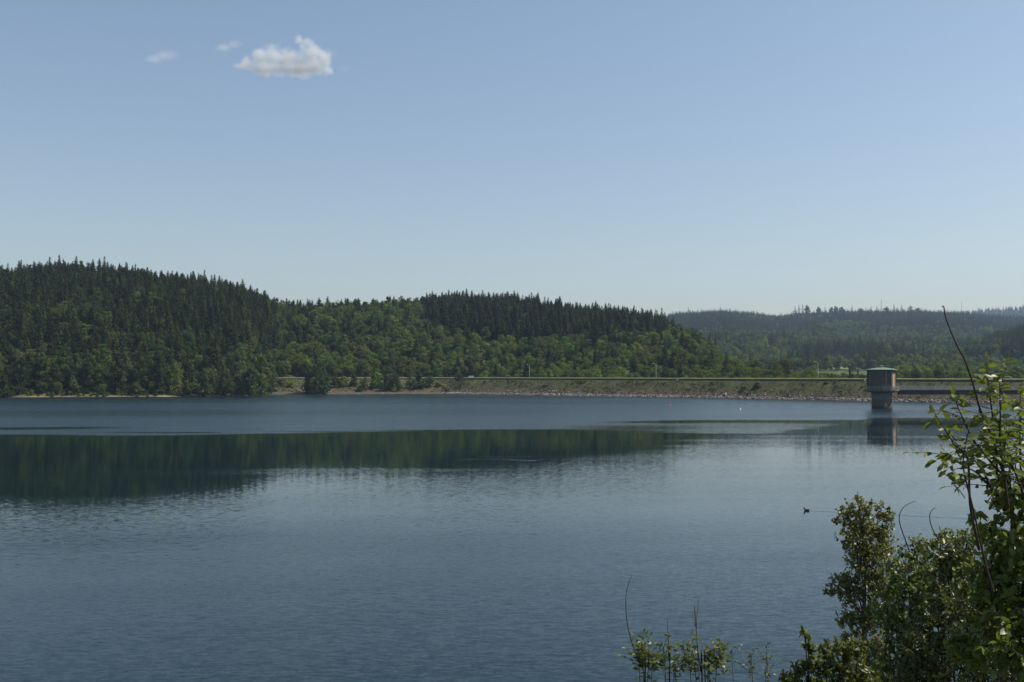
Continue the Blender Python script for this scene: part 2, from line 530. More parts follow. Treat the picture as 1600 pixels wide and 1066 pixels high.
# ------------------------------------------------------------------ lake water
def ripple_field(X, Y):
    """how rough the wind has made the water at each place (slope amplitude)"""
    px = 800 + FPX * X / np.maximum(Y, 5)
    # ragged edges of the wind patches: long streaks lying across the lake
    e = wob(X * .35, Y, 26, 21) * 5 + wob(X * .25, Y, 9, 22) * 2.0
    far_edge = I(px, [(-400, 173), (0, 175), (250, 180), (450, 186), (620, 192), (760, 195), (900, 194), (1040, 192), (1180, 190), (1290, 215), (1390, 246), (1700, 250)])
    calm_far = sstep(far_edge + I(px, [(300, 4), (650, 7), (900, 6), (1080, 10), (1300, 14)]) + e * .8, far_edge - I(px, [(300, 3), (650, 7), (900, 6), (1080, 10), (1300, 14)]) + e * .8, Y)           # 1 on the near (calm) side
    near_edge = I(px, [(-400, 84), (0, 86), (400, 92), (600, 102), (800, 122), (1000, 144), (1080, 150), (1200, 132), (1700, 126)])
    calm_near = sstep(near_edge - 26 + e, near_edge + 12 + e, Y)
    r_far = .10 + .020 * wob(X * .2, Y, 60, 23)
    r_near = np.interp(Y, [30, 62, 88, 150], [.056, .052, .021, .017]) * (1 + .30 * wob(X * .22, Y, 24, 24) + .14 * wob(X * .3, Y, 7, 26))
    r = .0075 + (r_far * (1 - calm_far)) + r_near * (1 - calm_near) * calm_far
    # ragged lanes where calm and breeze meet
    lane = wob(X * .05, Y, 9, 28) + .5 * wob(X * .09, Y, 4, 29)
    nearby = np.exp(-((Y - far_edge) / 13.0) ** 2)
    r = r + .035 * sstep(.45, 1.0, lane) * nearby * calm_far - .075 * sstep(.5, 1.0, -lane) * nearby * (1 - calm_far)
    # streaks of breeze inside the calm water
    st = sstep(.55, 1.0, wob(X * .12, Y, 17, 25)) * .010
    r = r + st * calm_far
    # calm tongue reaching out from the left shore
    tongue = np.exp(-((Y - I(px, [(-400, 196), (0, 199), (240, 204)])) / 5.0) ** 2) * sstep(270, 90, px)
    r = r * (1 - .85 * tongue) + .012 * tongue
    # calm lee under the near shores and in front of the dam
    mid = sstep(820, 980, px) * np.exp(-((Y - 200) / 16.0) ** 4)
    r = r * (1 - mid) + np.minimum(r, .040 + .012 * wob(X * .15, Y, 10, 27)) * mid
    wdt = I(px, [(850, 2), (1000, 6), (1120, 11), (1350, 17)])
    t2 = np.exp(-((Y - I(px, [(850, 223), (1000, 226), (1200, 229), (1350, 229)]) - .6 * e) / wdt) ** 2) * sstep(850, 1060, px + 8 * e)
    r = r * (1 - .95 * t2) + .006 * t2
    # ring ripples left by feeding fish
    def arc(r, px0, px1, d0, bow, w, amp):
        u = (px - px0) / (px1 - px0)
        m = np.exp(-((Y - (d0 + bow * (u - .5) ** 2 * 4)) / w) ** 2) * sstep(0, .25, u) * sstep(1, .8, u)
        return r + amp * m
    r = arc(r, 690, 845, 127, -2.5, .7, .018)
    r = arc(r, 735, 852, 130.5, 1.6, .6, .018)
    r = arc(r, 790, 850, 124.5, 2.6, .6, .02)
    r = arc(r, 632, 660, 157, .6, .6, .03)
    return np.clip(r, .004, .16)


def build_water():
    ang = np.radians(np.concatenate([np.linspace(-75, -36, 40)[:-1], np.linspace(-36, 36, 460), np.linspace(36, 75, 40)[1:]]))
    rad = np.concatenate([np.geomspace(14, 80, 50)[:-1], np.linspace(80, 175, 190)[:-1], np.linspace(175, 290, 150)[:-1], np.geomspace(290, 700, 60)])
    A, R = np.meshgrid(ang, rad)
    Y = R; X = R * np.tan(np.clip(A, -1.25, 1.25))
    keep_r = 1.0
    n, m = X.shape
    rp = ripple_field(X, Y).ravel()
    v = np.stack([X, Y, np.zeros_like(X)], -1).reshape(-1, 3)
    i = np.arange(n - 1)[:, None] * m; k = np.arange(m - 1)[None, :]
    f = np.stack([i + k, i + k + 1, i + m + k + 1, i + m + k], -1).reshape(-1, 4)
    sd = lake_sd(v[:, 0], v[:, 1])
    ok = (sd[f] < 12).any(1)
    f = f[ok]
    used, inv = np.unique(f, return_inverse=True)
    me = mesh_np('lake_water', v[used], inv.reshape(f.shape), mat_water(), smooth=True)
    at_ = me.attributes.new('ripple', 'FLOAT', 'POINT')
    at_.data.foreach_set('value', rp[used].astype(np.float32))
    o = obj('lake_water', me)
    tag(o, kind='structure')


DUCK = at(1258, 797, 1); DUCK = np.array([(1258 - 800) / FPX * shore_d(797), shore_d(797)])


def mat_water():
    t = NT('lake_water'); tc = t.n('ShaderNodeTexCoord'); P = tc.outputs['Object']
    at_ = t.n('ShaderNodeAttribute', attribute_name='ripple')
    amp = at_.outputs['Fac']

    def slopes(sc, ssx, ssy, detail, rot):
        mp = t.n('ShaderNodeMapping'); t.l(P, mp.inputs['Vector'])
        mp.inputs['Scale'].default_value = (ssx, ssy, 1); mp.inputs['Rotation'].default_value = (0, 0, rot)
        nz = t.noise(mp.outputs[0], sc, detail, .6)
        sub = t.n('ShaderNodeVectorMath', operation='SUBTRACT'); t.l(nz.outputs['Color'], sub.inputs[0]); sub.inputs[1].default_value = (.5, .5, .5)
        return sub.outputs[0]
    a = slopes(4.4, .42, 1.3, 3, .08)      # wind wavelets, crests across the view
    b = slopes(14, .5, 1.3, 2, -.15)       # fine ripple
    add = t.n('ShaderNodeVectorMath', operation='ADD'); t.l(a, add.inputs[0])
    scb = t.n('ShaderNodeVectorMath', operation='SCALE'); t.l(b, scb.inputs[0]); scb.inputs['Scale'].default_value = .8
    t.l(scb.outputs[0], add.inputs[1])
    # wake trailing behind the swimming duck
    sx = t.n('ShaderNodeSeparateXYZ'); t.l(P, sx.inputs[0])
    u = t.math('SUBTRACT', sx.outputs['X'], float(DUCK[0]))
    yc = t.math('MULTIPLY_ADD', u, -.42, float(DUCK[1]))
    dy = t.math('ABSOLUTE', t.math('SUBTRACT', sx.outputs['Y'], yc))
    w = t.math('MULTIPLY_ADD', u, .03, .22)
    m = t.math('SUBTRACT', 1.0, t.math('DIVIDE', dy, w), clamp=True)
    m = t.math('MULTIPLY', m, t.math('GREATER_THAN', u, 0.0))
    m = t.math('MULTIPLY', m, t.math('LESS_THAN', u, 14.0))
    wake = t.math('MULTIPLY', m, t.math('MULTIPLY_ADD', u, -.009, .14))
    amp2 = t.math('MULTIPLY', amp, 3.6)
    sl = t.n('ShaderNodeVectorMath', operation='SCALE'); t.l(add.outputs[0], sl.inputs[0]); t.l(amp2, sl.inputs['Scale'])
    ss = t.n('ShaderNodeSeparateXYZ'); t.l(sl.outputs[0], ss.inputs[0])
    cb = t.n('ShaderNodeCombineXYZ')
    t.l(t.math('MULTIPLY', ss.outputs['X'], .55), cb.inputs['X'])
    t.l(t.math('SUBTRACT', ss.outputs['Y'], wake), cb.inputs['Y'])
    cb.inputs['Z'].default_value = 1.0
    nm = t.n('ShaderNodeVectorMath', operation='NORMALIZE'); t.l(cb.outputs[0], nm.inputs[0])
    p = t.principled((.0003, .0095, .0120), .04, .5)
    p.inputs['IOR'].default_value = 1.333; p.inputs['Specular Tint'].default_value = (.86, .97, 1.0, 1)
    t.l(t.math('MULTIPLY_ADD', amp, 2.3, .012), p.inputs['Roughness'])
    t.l(nm.outputs[0], p.inputs['Normal'])
    return t.surf(p.outputs[0])


build_water()


# ------------------------------------------------------------------ leaf-scale geometry
def quads(c, n, size, aspect=1.0, r=rng):
    """small square-ish faces at centres c with normals n (rough leaf clumps), bent along the middle"""
    N = len(c)
    n = n / (np.linalg.norm(n, axis=1)[:, None] + 1e-9)
    rv = r.normal(size=(N, 3))
    a = np.cross(n, rv); a /= np.linalg.norm(a, axis=1)[:, None] + 1e-9
    b = np.cross(n, a)
    s = np.asarray(size).reshape(-1, 1) * .5
    a = a * s; b = b * s * aspect
    j = lambda: r.uniform(.6, 1.25, (N, 1))
    v = np.stack([c - a * j() - b * .3, c + b * j() - a * .2, c + a * j() + b * .25, c - b * j() + a * .3], 1)
    f = np.arange(N * 4).reshape(N, 4)
    return v.reshape(-1, 3), f


def spruce_mesh(name, H, R, mat, seed, whorls=30, raggedness=.2, gap=.0):
    r = np.random.default_rng(seed)
    cs, ns, ss = [], [], []
    z0 = H * .08
    for w in range(whorls):
        f = w / (whorls - 1)
        z = z0 + (H - z0) * f ** .95
        rad = R * ((1 - f) ** .72) * (1 + raggedness * r.normal() * .6) + .22
        nb = int(5 + 5 * (1 - f))
        a0 = r.uniform(0, 6.28)
        for k in range(nb):
            if r.random() < gap: continue
            a = a0 + 6.283 * k / nb + r.normal() * .2
            L = rad * r.uniform(.7, 1.15)
            droop = .22 + .25 * (1 - f)
            for q in (.3, .55, .8, 1.0):
                if L * q < .25 and q < .8: continue
                d = np.array([math.cos(a), math.sin(a)])
                p = np.array([d[0] * L * q, d[1] * L * q, z - droop * L * q + .18 * L * q * q]) + r.normal(size=3) * .12
                cs.append(p)
                ns.append(np.array([d[0] * .55, d[1] * .55, 1.0]) + r.normal(size=3) * .35)
                ss.append((.55 + .42 * rad * (1.15 - .45 * q)) * r.uniform(.75, 1.15))
    for k in range(5):
        cs.append(np.array([0, 0, H + .1 - .3 * k]) + r.normal(size=3) * .05)
        ns.append(np.array([r.normal(), r.normal(), .3])); ss.append(.35 + .09 * k)
    v, f = quads(np.array(cs), np.array(ns), np.array(ss), .8, r)
    return mesh_np(name, v, f, mat)


def broad_mesh(name, H, R, mat, seed, nb=26, per=80, leaf=.62, low=.16, skirt=False):
    """crown: many leaf clumps on the skins of overlapping boughs"""
    r = np.random.default_rng(seed)
    cs, ns, ss = [], [], []
    zc = H * (low + (1 - low) * .5); hz = H * (1 - low) * .5
    for b in range(nb):
        d = r.normal(size=3); d /= np.linalg.norm(d)
        q = r.uniform(.35, .86)
        c = np.array([d[0] * R * q, d[1] * R * q, zc + d[2] * hz * q])
        br = R * r.uniform(.26, .46)
        if skirt:
            u = r.uniform(.04, .90) ** 1.1 if b >= 8 else (.30, .42, .52, .62, .71, .79, .86, .92)[b]
            rr_ = R * math.sqrt(max(.02, 1 - ((u - .22) / .8) ** 2)) * r.uniform(.25, .85); a_ = r.uniform(0, 6.28)
            if b < 8: rr_ *= .25
            c = np.array([rr_ * math.cos(a_), rr_ * math.sin(a_), u * H]); br = R * r.uniform(.26, .44) * (1.15 - .55 * u)
        dd = r.normal(size=(per, 3)); dd /= np.linalg.norm(dd, axis=1)[:, None]
        rr = br * r.uniform(.55, 1.08, (per, 1))
        p = c + dd * rr * np.array([1, 1, .8])
        ok = p[:, 2] > H * low * .5
        cs.append(p[ok]); ns.append((dd + r.normal(size=(per, 3)) * .55 + np.array([0, 0, .35]))[ok]); ss.append((leaf * r.uniform(.55, 1.3, per))[ok])
    v, f = quads(np.concatenate(cs), np.concatenate(ns), np.concatenate(ss), .85, r)
    return mesh_np(name, v, f, mat)


def trunk_mesh(name, H, r0, mat, limbs=0, seed=0):
    r = np.random.default_rng(seed)
    parts = [tube_arrays([(0, 0, -.6), (.05, 0, H * .3), (-.05, .05, H * .65), (0, 0, H * .95)], [r0 * 1.25, r0 * .85, r0 * .5, r0 * .12], 7)]
    for k in range(limbs):
        z = H * r.uniform(.25, .7); a = r.uniform(0, 6.28); L = H * r.uniform(.18, .3)
        d = np.array([math.cos(a), math.sin(a), .8])
        p0 = np.array([0, 0, z])
        parts.append(tube_arrays([p0, p0 + d * L * .5, p0 + d * L + [0, 0, L * .2]], [r0 * .45, r0 * .3, r0 * .1], 5))
    v, f = merge(parts)
    return mesh_np(name, v, f, mat)


# prototypes: mesh pairs (crown, trunk, height, radius)
PROTO = {}


def proto(key, crown, trunk, H, R): PROTO[key] = (crown, trunk, H, R)


for i, (mk, H, R, gp) in enumerate([('spruce_dark', 20, 4.0, .04), ('spruce_dark', 21, 3.7, .1), ('spruce_mid', 18.5, 4.1, .04), ('spruce_blue', 20, 4.2, .06), ('spruce_mid', 19, 3.5, .12), ('larch', 19, 4.2, .12)]):
    proto('s%d' % i, spruce_mesh('spruce_crown', H, R, M[mk], 40 + i, 30, .22, gp), trunk_mesh('spruce_trunk', H, .28, M['bark'], 0, i), H, R)
for i, (mk, H, R, nb) in enumerate([('spruce_dark', 18, 3.7, 34), ('spruce_mid', 17, 3.4, 30), ('spruce_dark', 16, 4.0, 34)]):
    proto('s%d' % (6 + i), broad_mesh('pine_crown', H, R, M[mk], 240 + i, nb, 75, .62, .1, True), trunk_mesh('spruce_trunk', H, .28, M['bark'], 3, 30 + i), H, R)
for i, (mk, H, R, nb, low) in enumerate([('leaf_fresh', 12, 4.6, 28, .08), ('leaf_mid', 13, 4.4, 28, .1), ('leaf_olive', 12, 4.8, 28, .08), ('leaf_dark', 14, 4.6, 30, .1), ('leaf_mid', 15, 3.6, 26, .1), ('leaf_grey', 13, 4.0, 26, .06), ('leaf_dark', 12, 5.0, 30, .08)]):
    proto('b%d' % i, broad_mesh('broadleaf_crown', H, R, M[mk], 60 + i, nb, 85, .62, low), trunk_mesh('broadleaf_trunk', H, .3, M['bark'], 6, 20 + i), H, R)
for i, (mk, H, R) in enumerate([('leaf_fresh', 4.0, 2.6), ('leaf_grey', 4.5, 2.6), ('leaf_dark', 4.0, 2.2), ('leaf_olive', 3.2, 2.4)]):
    proto('h%d' % i, broad_mesh('shrub_foliage', H, R, M[mk], 80 + i, 24, 60, .42, .0, True), trunk_mesh('shrub_stems', H * .8, .09, M['bark'], 7, 40 + i), H, R)
for i, (mk, H, R) in enumerate([('leaf_dark', 14, 5.0), ('leaf_grey', 13, 4.6), ('leaf_mid', 15, 4.0)]):
    proto('k%d' % i, broad_mesh('shore_tree_crown', H, R, M[mk], 180 + i, 40, 80, .55, .03, True), trunk_mesh('broadleaf_trunk', H, .3, M['bark'], 6, 60 + i), H, R)
# far, small in the picture: lighter meshes with coarser clumps
for i, (mk, H, R) in enumerate([('spruce_dark', 20, 4.6), ('spruce_mid', 19, 4.8), ('spruce_blue', 20, 4.4)]):
    proto('fs%d' % i, spruce_mesh('far_spruce_crown', H, R, M[mk], 140 + i, 15, .25, .05), None, H, R)
for i, (mk, H, R) in enumerate([('leaf_fresh', 14, 5.2), ('leaf_mid', 15, 5.0), ('leaf_grey', 14, 5.4), ('leaf_dark', 15, 5.2)]):
    proto('fb%d' % i, broad_mesh('far_broadleaf_crown', H, R, M[mk], 160 + i, 16, 34, 1.3, .08), None, H, R)


def plant_tree(name, key, loc, sc, rz, label, cat, group=None, parts=('crown', 'trunk'), hs=1.0):
    crown, trunk, H, R = PROTO[key]
    root = empty(name, loc, rz)
    root.scale = (sc, sc, sc * hs)
    tag(root, label, cat, group)
    obj(parts[0], crown, root)
    if trunk is not None:
        obj(parts[1], trunk, root)
    return root


# ------------------------------------------------------------------ forest layout
def jitter_grid(x0, x1, y0, y1, s, seed):
    r = np.random.default_rng(seed)
    X, Y = np.meshgrid(np.arange(x0, x1, s), np.arange(y0, y1, s))
    X = (X + r.uniform(-.48, .48, X.shape) * s).ravel(); Y = (Y + r.uniform(-.48, .48, Y.shape) * s).ravel()
    return X, Y, r


def project(X, Y, Z):
    dep = Y * CP + (Z - HC) * SP
    return 800 + FPX * X / dep, 533 - FPX * ((Z - HC) * CP - Y * SP) / dep, FPX / dep


crest_pts = np.array(CREST)


def crest_d(px):
    cp = 800 + FPX * crest_pts[:, 0] / crest_pts[:, 1]
    return np.interp(px, cp, crest_pts[:, 1])


TREES = []   # (kind, key, x, y, z, scale, hs, rz, px, py_base, py_top)
X, Y, r = jitter_grid(-480, 420, 380, 960, 5.4, 5)
Z, q = terrain(X, Y, True)
px, sd = q['px'], q['sd']
onhill = (sd > np.where(px < 425, 4.5, 7)) & (Y > q['F'] - np.where(px < 425, 40, 18)) & (Y < q['R'] + 45) & (px > -330) & (px < 1180)
behind_dam = (px > 425) & (px < 1335) & (Y > crest_d(px) + 12) & (Y < crest_d(px) + 75)
low_right = (px >= 1180) & behind_dam & (Y < crest_d(px) + 45)
keep = (onhill & ((px < 425) | (Y > crest_d(px) + 12))) | (behind_dam & (px < 1180)) | low_right
van_gap = (np.abs(px - 735) < 14) & (Y < crest_d(px) + 24)
keep &= ~van_gap
idx = np.nonzero(keep)[0]
PX, PYB, SC_ = project(X, Y, Z)
for i in idx:
    p, yb = PX[i], PYB[i]
    n = wob(X[i], Y[i], 70, 31); n2 = wob(X[i], Y[i], 30, 32)
    u = r.random()
    dark_p = 0.0
    up = yb - 40            # pixel height of mid crown
    if p < 430 + 20 * n:
        dark_p = .90 if yb < 530 + 22 * n else (.62 if yb < 572 else .2)
        if (n + .6 * n2 > .72): dark_p = .15
    elif p < 655 + 15 * n2:
        dark_p = .10 if yb > 478 else .2
        if p < 500 and n > .1: dark_p = .45
        if yb > 560: dark_p = .06
    elif p < 1085 + 10 * n:
        edge = np.interp(p, [655, 690, 800, 900, 1000, 1085], [492, 530, 548, 545, 540, 520]) + 7 * n2
        dark_p = .98 if yb < edge else .05
    else:
        dark_p = .03 if p < 1150 else 0.0
    if u < dark_p:
        kind = 'spruce'
        if p < 430:
            key = r.choice(['s0', 's1', 's2', 's3', 's4', 's5', 's6', 's7', 's8'], p=[.22, .12, .12, .12, .06, .04, .14, .08, .10])
        elif p < 655:
            key = r.choice(['s0', 's2', 's7', 's5', 's6'], p=[.15, .2, .25, .2, .2])
        else:
            key = r.choice(['s0', 's1', 's2', 's3', 's4', 's6'], p=[.25, .15, .2, .15, .12, .13])
        sc, hs = r.uniform(.62, .94), r.uniform(.88, 1.10)
    else:
        kind = 'broad'
        if p < 430:
            key = r.choice(['b1', 'b2', 'b3', 'b4', 'b6', 'b5'], p=[.2, .12, .28, .13, .2, .07])
        elif p < 1085:
            pr = [.26, .26, .12, .1, .14, .06, .06] if yb > 500 else [.2, .22, .14, .14, .16, .08, .06]
            if yb > 548: pr = [.40, .26, .12, .04, .10, .05, .03]
            if n2 > .5: pr = [.1, .15, .1, .25, .1, .1, .2]
            key = r.choice(['b0', 'b1', 'b2', 'b3', 'b4', 'b5', 'b6'], p=pr)
        else:
            key = r.choice(['b0', 'b1', 'b2', 'b3', 'b6'], p=[.14, .25, .36, .1, .15])
        if r.random() < .25 and not (p < 425 and yb > 590): continue
        sc, hs = r.uniform(.64, 1.02), r.uniform(.85, 1.15)
        if p < 425 and sd[i] < 10: sc *= .6
        if Y[i] < crest_d(p) + 70 and p > 425:
            cap = np.interp(p, [425, 700, 820, 1000, 1140, 1200, 1250, 1300, 1340], [1.1, 1.05, .95, .82, .82, .82, .76, .66, .6])
            sc *= cap
        if kind == 'broad' and yb < 480 and p < 655: hs *= 1.15
    H, R = PROTO[key][2] * sc * hs, PROTO[key][3] * sc
    TREES.append([kind, key, X[i], Y[i], Z[i], sc, hs, r.uniform(0, 6.28), p, yb, H, R])

# undergrowth along the left shore
UNDER = []
X, Y, r = jitter_grid(-430, -100, 430, 560, 3.3, 8)
Z, q = terrain(X, Y, True)
PX, PYB, SC_ = project(X, Y, Z)
for i in range(len(X)):
    p, d_ = PX[i], q['sd'][i]
    if not (-300 < p < 428 and .6 < d_ < 30): continue
    if d_ < 2.6 and (-5 < p < 24 or 262 < p < 300 or 345 < p < 365 or 408 < p < 428): continue
    if d_ < 2.2 and r.random() < .35: continue
    UNDER.append((r.choice(['h0', 'h1', 'h2', 'h3'], p=[.10, .24, .46, .20]), X[i], Y[i], Z[i] - .3, r.uniform(.45, .95) * min(1.25, .5 + d_ * .06), r.uniform(.8, 1.3), r.uniform(0, 6.28)))

# hand-placed crowns that stand out along the shore: (px, top y, distance, proto, width factor, label)
SHORE = [
    (-12, 560, 486, 'k0', 1.0, 'dark round tree at the waterline, cut by the left photo edge'),
    (8, 586, 474, 'h2', 1.3, 'low dark bush beside the sandy spit at the left photo edge'),
    (36, 556, 486, 'k0', 1.0, 'broad dark tree at the water right of the left-edge bush'),
    (66, 548, 490, 'k2', 1.1, 'narrow tree at the water with a pale-tipped crown near the left edge'),
    (92, 556, 492, 'k0', .95, 'dark tree leaning over the thin strip of sand'),
    (120, 549, 494, 'k1', 1.0, 'grey-green tree at the water past the thin strip of sand'),
    (146, 541, 496, 'k2', 1.0, 'slender green tree at the water taller than both its neighbours'),
    (170, 553, 496, 'k2', .95, 'bushy mid-green tree at the water beside the slender tall one'),
    (196, 547, 496, 'k1', 1.0, 'grey-green twin-topped tree standing over the dark waterline'),
    (222, 556, 497, 'k0', .95, 'dark rounded tree overhanging the darkest stretch of waterline'),
    (248, 546, 499, 'k0', .9, 'dark tall tree just left of the pale low shrubs'),
    (279, 584, 497, 'h0', 1.25, 'pale yellow-green shrub with an open crown on the sandy shore'),
    (292, 596, 496, 'h3', .9, 'small olive bush on the bare bank below the pale shrub'),
    (321, 576, 496, 'h1', 1.75, 'broad grey-green domed shrub hanging over the water'),
    (347, 560, 506, 'k1', .8, 'grey-green tree rising behind the domed shrub'),
    (372, 549, 508, 'k1', .95, 'taller feathery grey-green tree next to the domed shrub'),
    (392, 574, 505, 'h1', 1.5, 'low grey-green shrub between two feathery shore trees'),
    (408, 548, 514, 'k2', .95, 'feathery tree at the left end of the grassy gap'),
    (495, 544, 548, 'k0', .80, 'lone tall dark tree at the water in the middle of the grassy bank'),
    (484, 576, 552, 'h2', 1.5, 'dark bush leaning on the left of the lone bank tree'),
    (507, 574, 552, 'h2', 1.5, 'dark bush leaning on the right of the lone bank tree'),
    (440, 592, 580, 'h1', 1.0, 'small grey bush on the grass left of the lone bank tree'),
    (455, 596, 572, 'h0', .9, 'small light bush on the grass left of the lone bank tree'),
    (536, 588, 575, 'h0', 1.1, 'pale spreading bush on the grassy bank right of the lone tree'),
    (553, 583, 578, 'h2', 1.1, 'dark rounded bush in the row on the grassy bank'),
    (571, 590, 566, 'h1', 1.1, 'grey-green bush above the small beach stones'),
    (587, 582, 572, 'h0', 1.4, 'bright green bush in the row on the grassy bank'),
    (604, 584, 566, 'h2', 1.4, 'dark low bush close to the water right of the bright one'),
    (622, 574, 566, 'k0', .55, 'small dark tree at the water end of the bush row'),
    (641, 567, 576, 'k1', .60, 'upright grey-green tree at the end of the bush row'),
    (656, 580, 574, 'h2', 1.5, 'dark bush where the bush row meets the bare dam slope'),
    (670, 588, 578, 'h1', 1.1, 'last small bush of the row beside the bare dam slope'),
    (522, 588, 572, 'h1', 1.2, 'small grey-green bush beside the right foot of the lone tree'),
    (562, 602, 562, 'h2', .8, 'lowest dark bush at the stony edge of the bank'),
    (612, 584, 580, 'h1', 1.4, 'grey-green bush behind the small dark waterside tree'),
    (684, 598, 578, 'h3', .6, 'small olive bush alone on the bare dam slope'),
    (719, 585, 584, 'h2', .95, 'small dark bush on the dam crest left of the white van'),
    (867, 585, 549, 'h2', .85, 'small dark upright bush on the dam crest right of the first lamp'),
]


def shore_tree(px, ytop, d, key, w, label):
    X_ = (px - 800) / FPX * d
    z = float(dam_surface(X_, d))
    top = HC + (YH - ytop) * d / FPX
    H, R = PROTO[key][2], PROTO[key][3]
    sz = (top - z + .3) / H
    nm = 'shrub' if key[0] == 'h' else 'shore_tree'
    o = empty(nm, (X_, d, z - .3), random.uniform(0, 6.28))
    sxy = w * 1.45 if key[0] == 'h' else w * (.50 + .38 * sz)
    o.scale = (sxy, sxy, sz)
    tag(o, label, 'shrub' if key[0] == 'h' else 'tree', 'bushes along the far shore' if key[0] == 'h' else 'trees along the far shore')
    obj('foliage' if key[0] == 'h' else 'crown', PROTO[key][0], o)
    obj('stems' if key[0] == 'h' else 'trunk', PROTO[key][1], o)
    return o


# ------------------------------------------------------------------ dam
NS = 300
toe_c = smooth_curve([(x, y, 0) for x, y in TOE], NS)
crest_c = smooth_curve([(x, y, 0) for x, y in CREST], NS)
toe_c[:, 0:2] -= (crest_c - toe_c)[:, 0:2] / np.linalg.norm((crest_c - toe_c)[:, 0:2], axis=1)[:, None] * .6
CZ = 8.05


def dam_profile(u):
    return -.5 + (CZ + .5) * (u ** .92)


def dam_surface(x, y):
    """height of dam face or ground at a point"""
    P = np.array([x, y])
    best, bh = 1e9, None
    for k in range(0, NS):
        a, b = toe_c[k, :2], crest_c[k, :2]
        e = b - a
        t = np.clip(((P - a) @ e) / (e @ e), 0, 1)
        dd = np.linalg.norm(P - a - e * t)
        if dd < best: best, bh = dd, dam_profile(t)
    g = float(terrain(np.array([x]), np.array([y]))[0])
    return max(g, bh) if best < 2.5 else g


dam = empty('embankment_dam', (60, 480, 0))
tag(dam, 'long low grass-covered embankment dam closing the lake along the far side', 'dam')


def dam_part(name, me):
    o = obj(name, me, dam); o.location = (-60, -480, 0); return o


def loft(rows):
    """rows: list of (NS,3) -> verts, quads"""
    v = np.concatenate(rows)
    k = np.arange(NS - 1)
    f = [np.stack([i * NS + k, i * NS + k + 1, (i + 1) * NS + k + 1, (i + 1) * NS + k], 1) for i in range(len(rows) - 1)]
    return v, np.concatenate(f)


out = (crest_c - toe_c); out[:, 2] = 0
out /= np.linalg.norm(out, axis=1)[:, None]
rows = []
for u in np.linspace(0, 1, 16):
    p = toe_c + (crest_c - toe_c) * u
    p[:, 2] = dam_profile(u) + (.22 * wob(p[:, 0], p[:, 1], 4.5, 41) + .16 * wob(p[:, 0], p[:, 1], 2.4, 42)) * math.sin(u * math.pi)
    rows.append(p)
top = crest_c + out * 9.5; top[:, 2] = CZ
back = crest_c + out * 24; back[:, 2] = 2.0
bot = toe_c.copy(); bot[:, 2] = -4
v, f = loft([bot] + rows + [top, back])
dam_part('embankment', mesh_np('embankment', v, f, M['embank'], smooth=True))


def strip(name, o0, o1, z0, z1, mat):
    a = crest_c + out * o0; b = crest_c + out * o1
    A0, A1, B0, B1 = a.copy(), a.copy(), b.copy(), b.copy()
    A0[:, 2] = z0; A1[:, 2] = z1; B0[:, 2] = z0; B1[:, 2] = z1
    v, f = loft([A0, A1, B1, B0])
    k0, k1 = np.array([[0, NS, 2 * NS, 3 * NS]]), np.array([[NS - 1, 4 * NS - 1, 3 * NS - 1, 2 * NS - 1]])
    return dam_part(name, mesh_np(name, v, np.concatenate([f, k0, k1]), mat))


strip('parapet', .15, .65, CZ - .6, CZ + .75, M['parapet'])
rows = []
for off, z in ((.65, CZ - .3), (.66, CZ + .62), (1.7, CZ + 1.28), (2.6, CZ + 1.2), (2.6, CZ - .3)):
    p = crest_c + out * off; p[:, 2] = z + (.1 * wob(p[:, 0], p[:, 1], 3, 47) if z > CZ + .7 else 0); rows.append(p)
v, f = loft(rows)
dam_part('grass_verge', mesh_np('grass_verge', v, f, M['verge']))
strip('crest_road', 2.6, 8.2, CZ - .3, CZ + .12, M['asphalt'])

# stones along the waterline
def ico():
    bm = bmesh.new(); bmesh.ops.create_icosphere(bm, subdivisions=1, radius=1.0)
    bm.verts.ensure_lookup_table()
    v = np.array([x.co[:] for x in bm.verts]); f = np.array([[q.index for q in p.verts] for p in bm.faces]); bm.free()
    return v, f


IV, IF = ico()
rs = np.random.default_rng(77)
vs, fs, mi = [], [], []
cx = 800 + FPX * toe_c[:, 0] / toe_c[:, 1]
for n in range(6000):
    s = rs.uniform(0, NS - 1.01); k = int(s); fr = s - k
    a = toe_c[k] * (1 - fr) + toe_c[k + 1] * fr
    b = crest_c[k] * (1 - fr) + crest_c[k + 1] * fr
    pxs = 800 + FPX * a[0] / a[1]
    if pxs < 695 and rs.random() > .06: continue
    dd = (b - a) / np.linalg.norm(b - a)
    L = np.linalg.norm(b - a)
    w = rs.uniform(0, 1.9) if rs.random() < .93 else rs.uniform(2.0, 4.2)
    sz = rs.uniform(.16, .40) * (1.3 if rs.random() < .1 else 1)
    p = a + dd * w; p[2] = dam_profile(max(w, 0) / L) + sz * .2
    vv = IV * rs.uniform(.7, 1.3, (len(IV), 3)) * np.array([1.2, 1.0, .75]) * sz + p
    fs.append(IF + len(IV) * len(vs)); vs.append(vv)
    m = 2 if w < .35 else (0 if rs.random() < .55 else 1)
    mi += [m] * len(IF)
o = obj('riprap_stones', mesh_np('riprap_stones', np.concatenate(vs), np.concatenate(fs), [M['stone_a'], M['stone_b'], M['stone_c']], mi))
tag(o, 'pale broken stones lining the waterline of the dam', 'stones', kind='stuff')

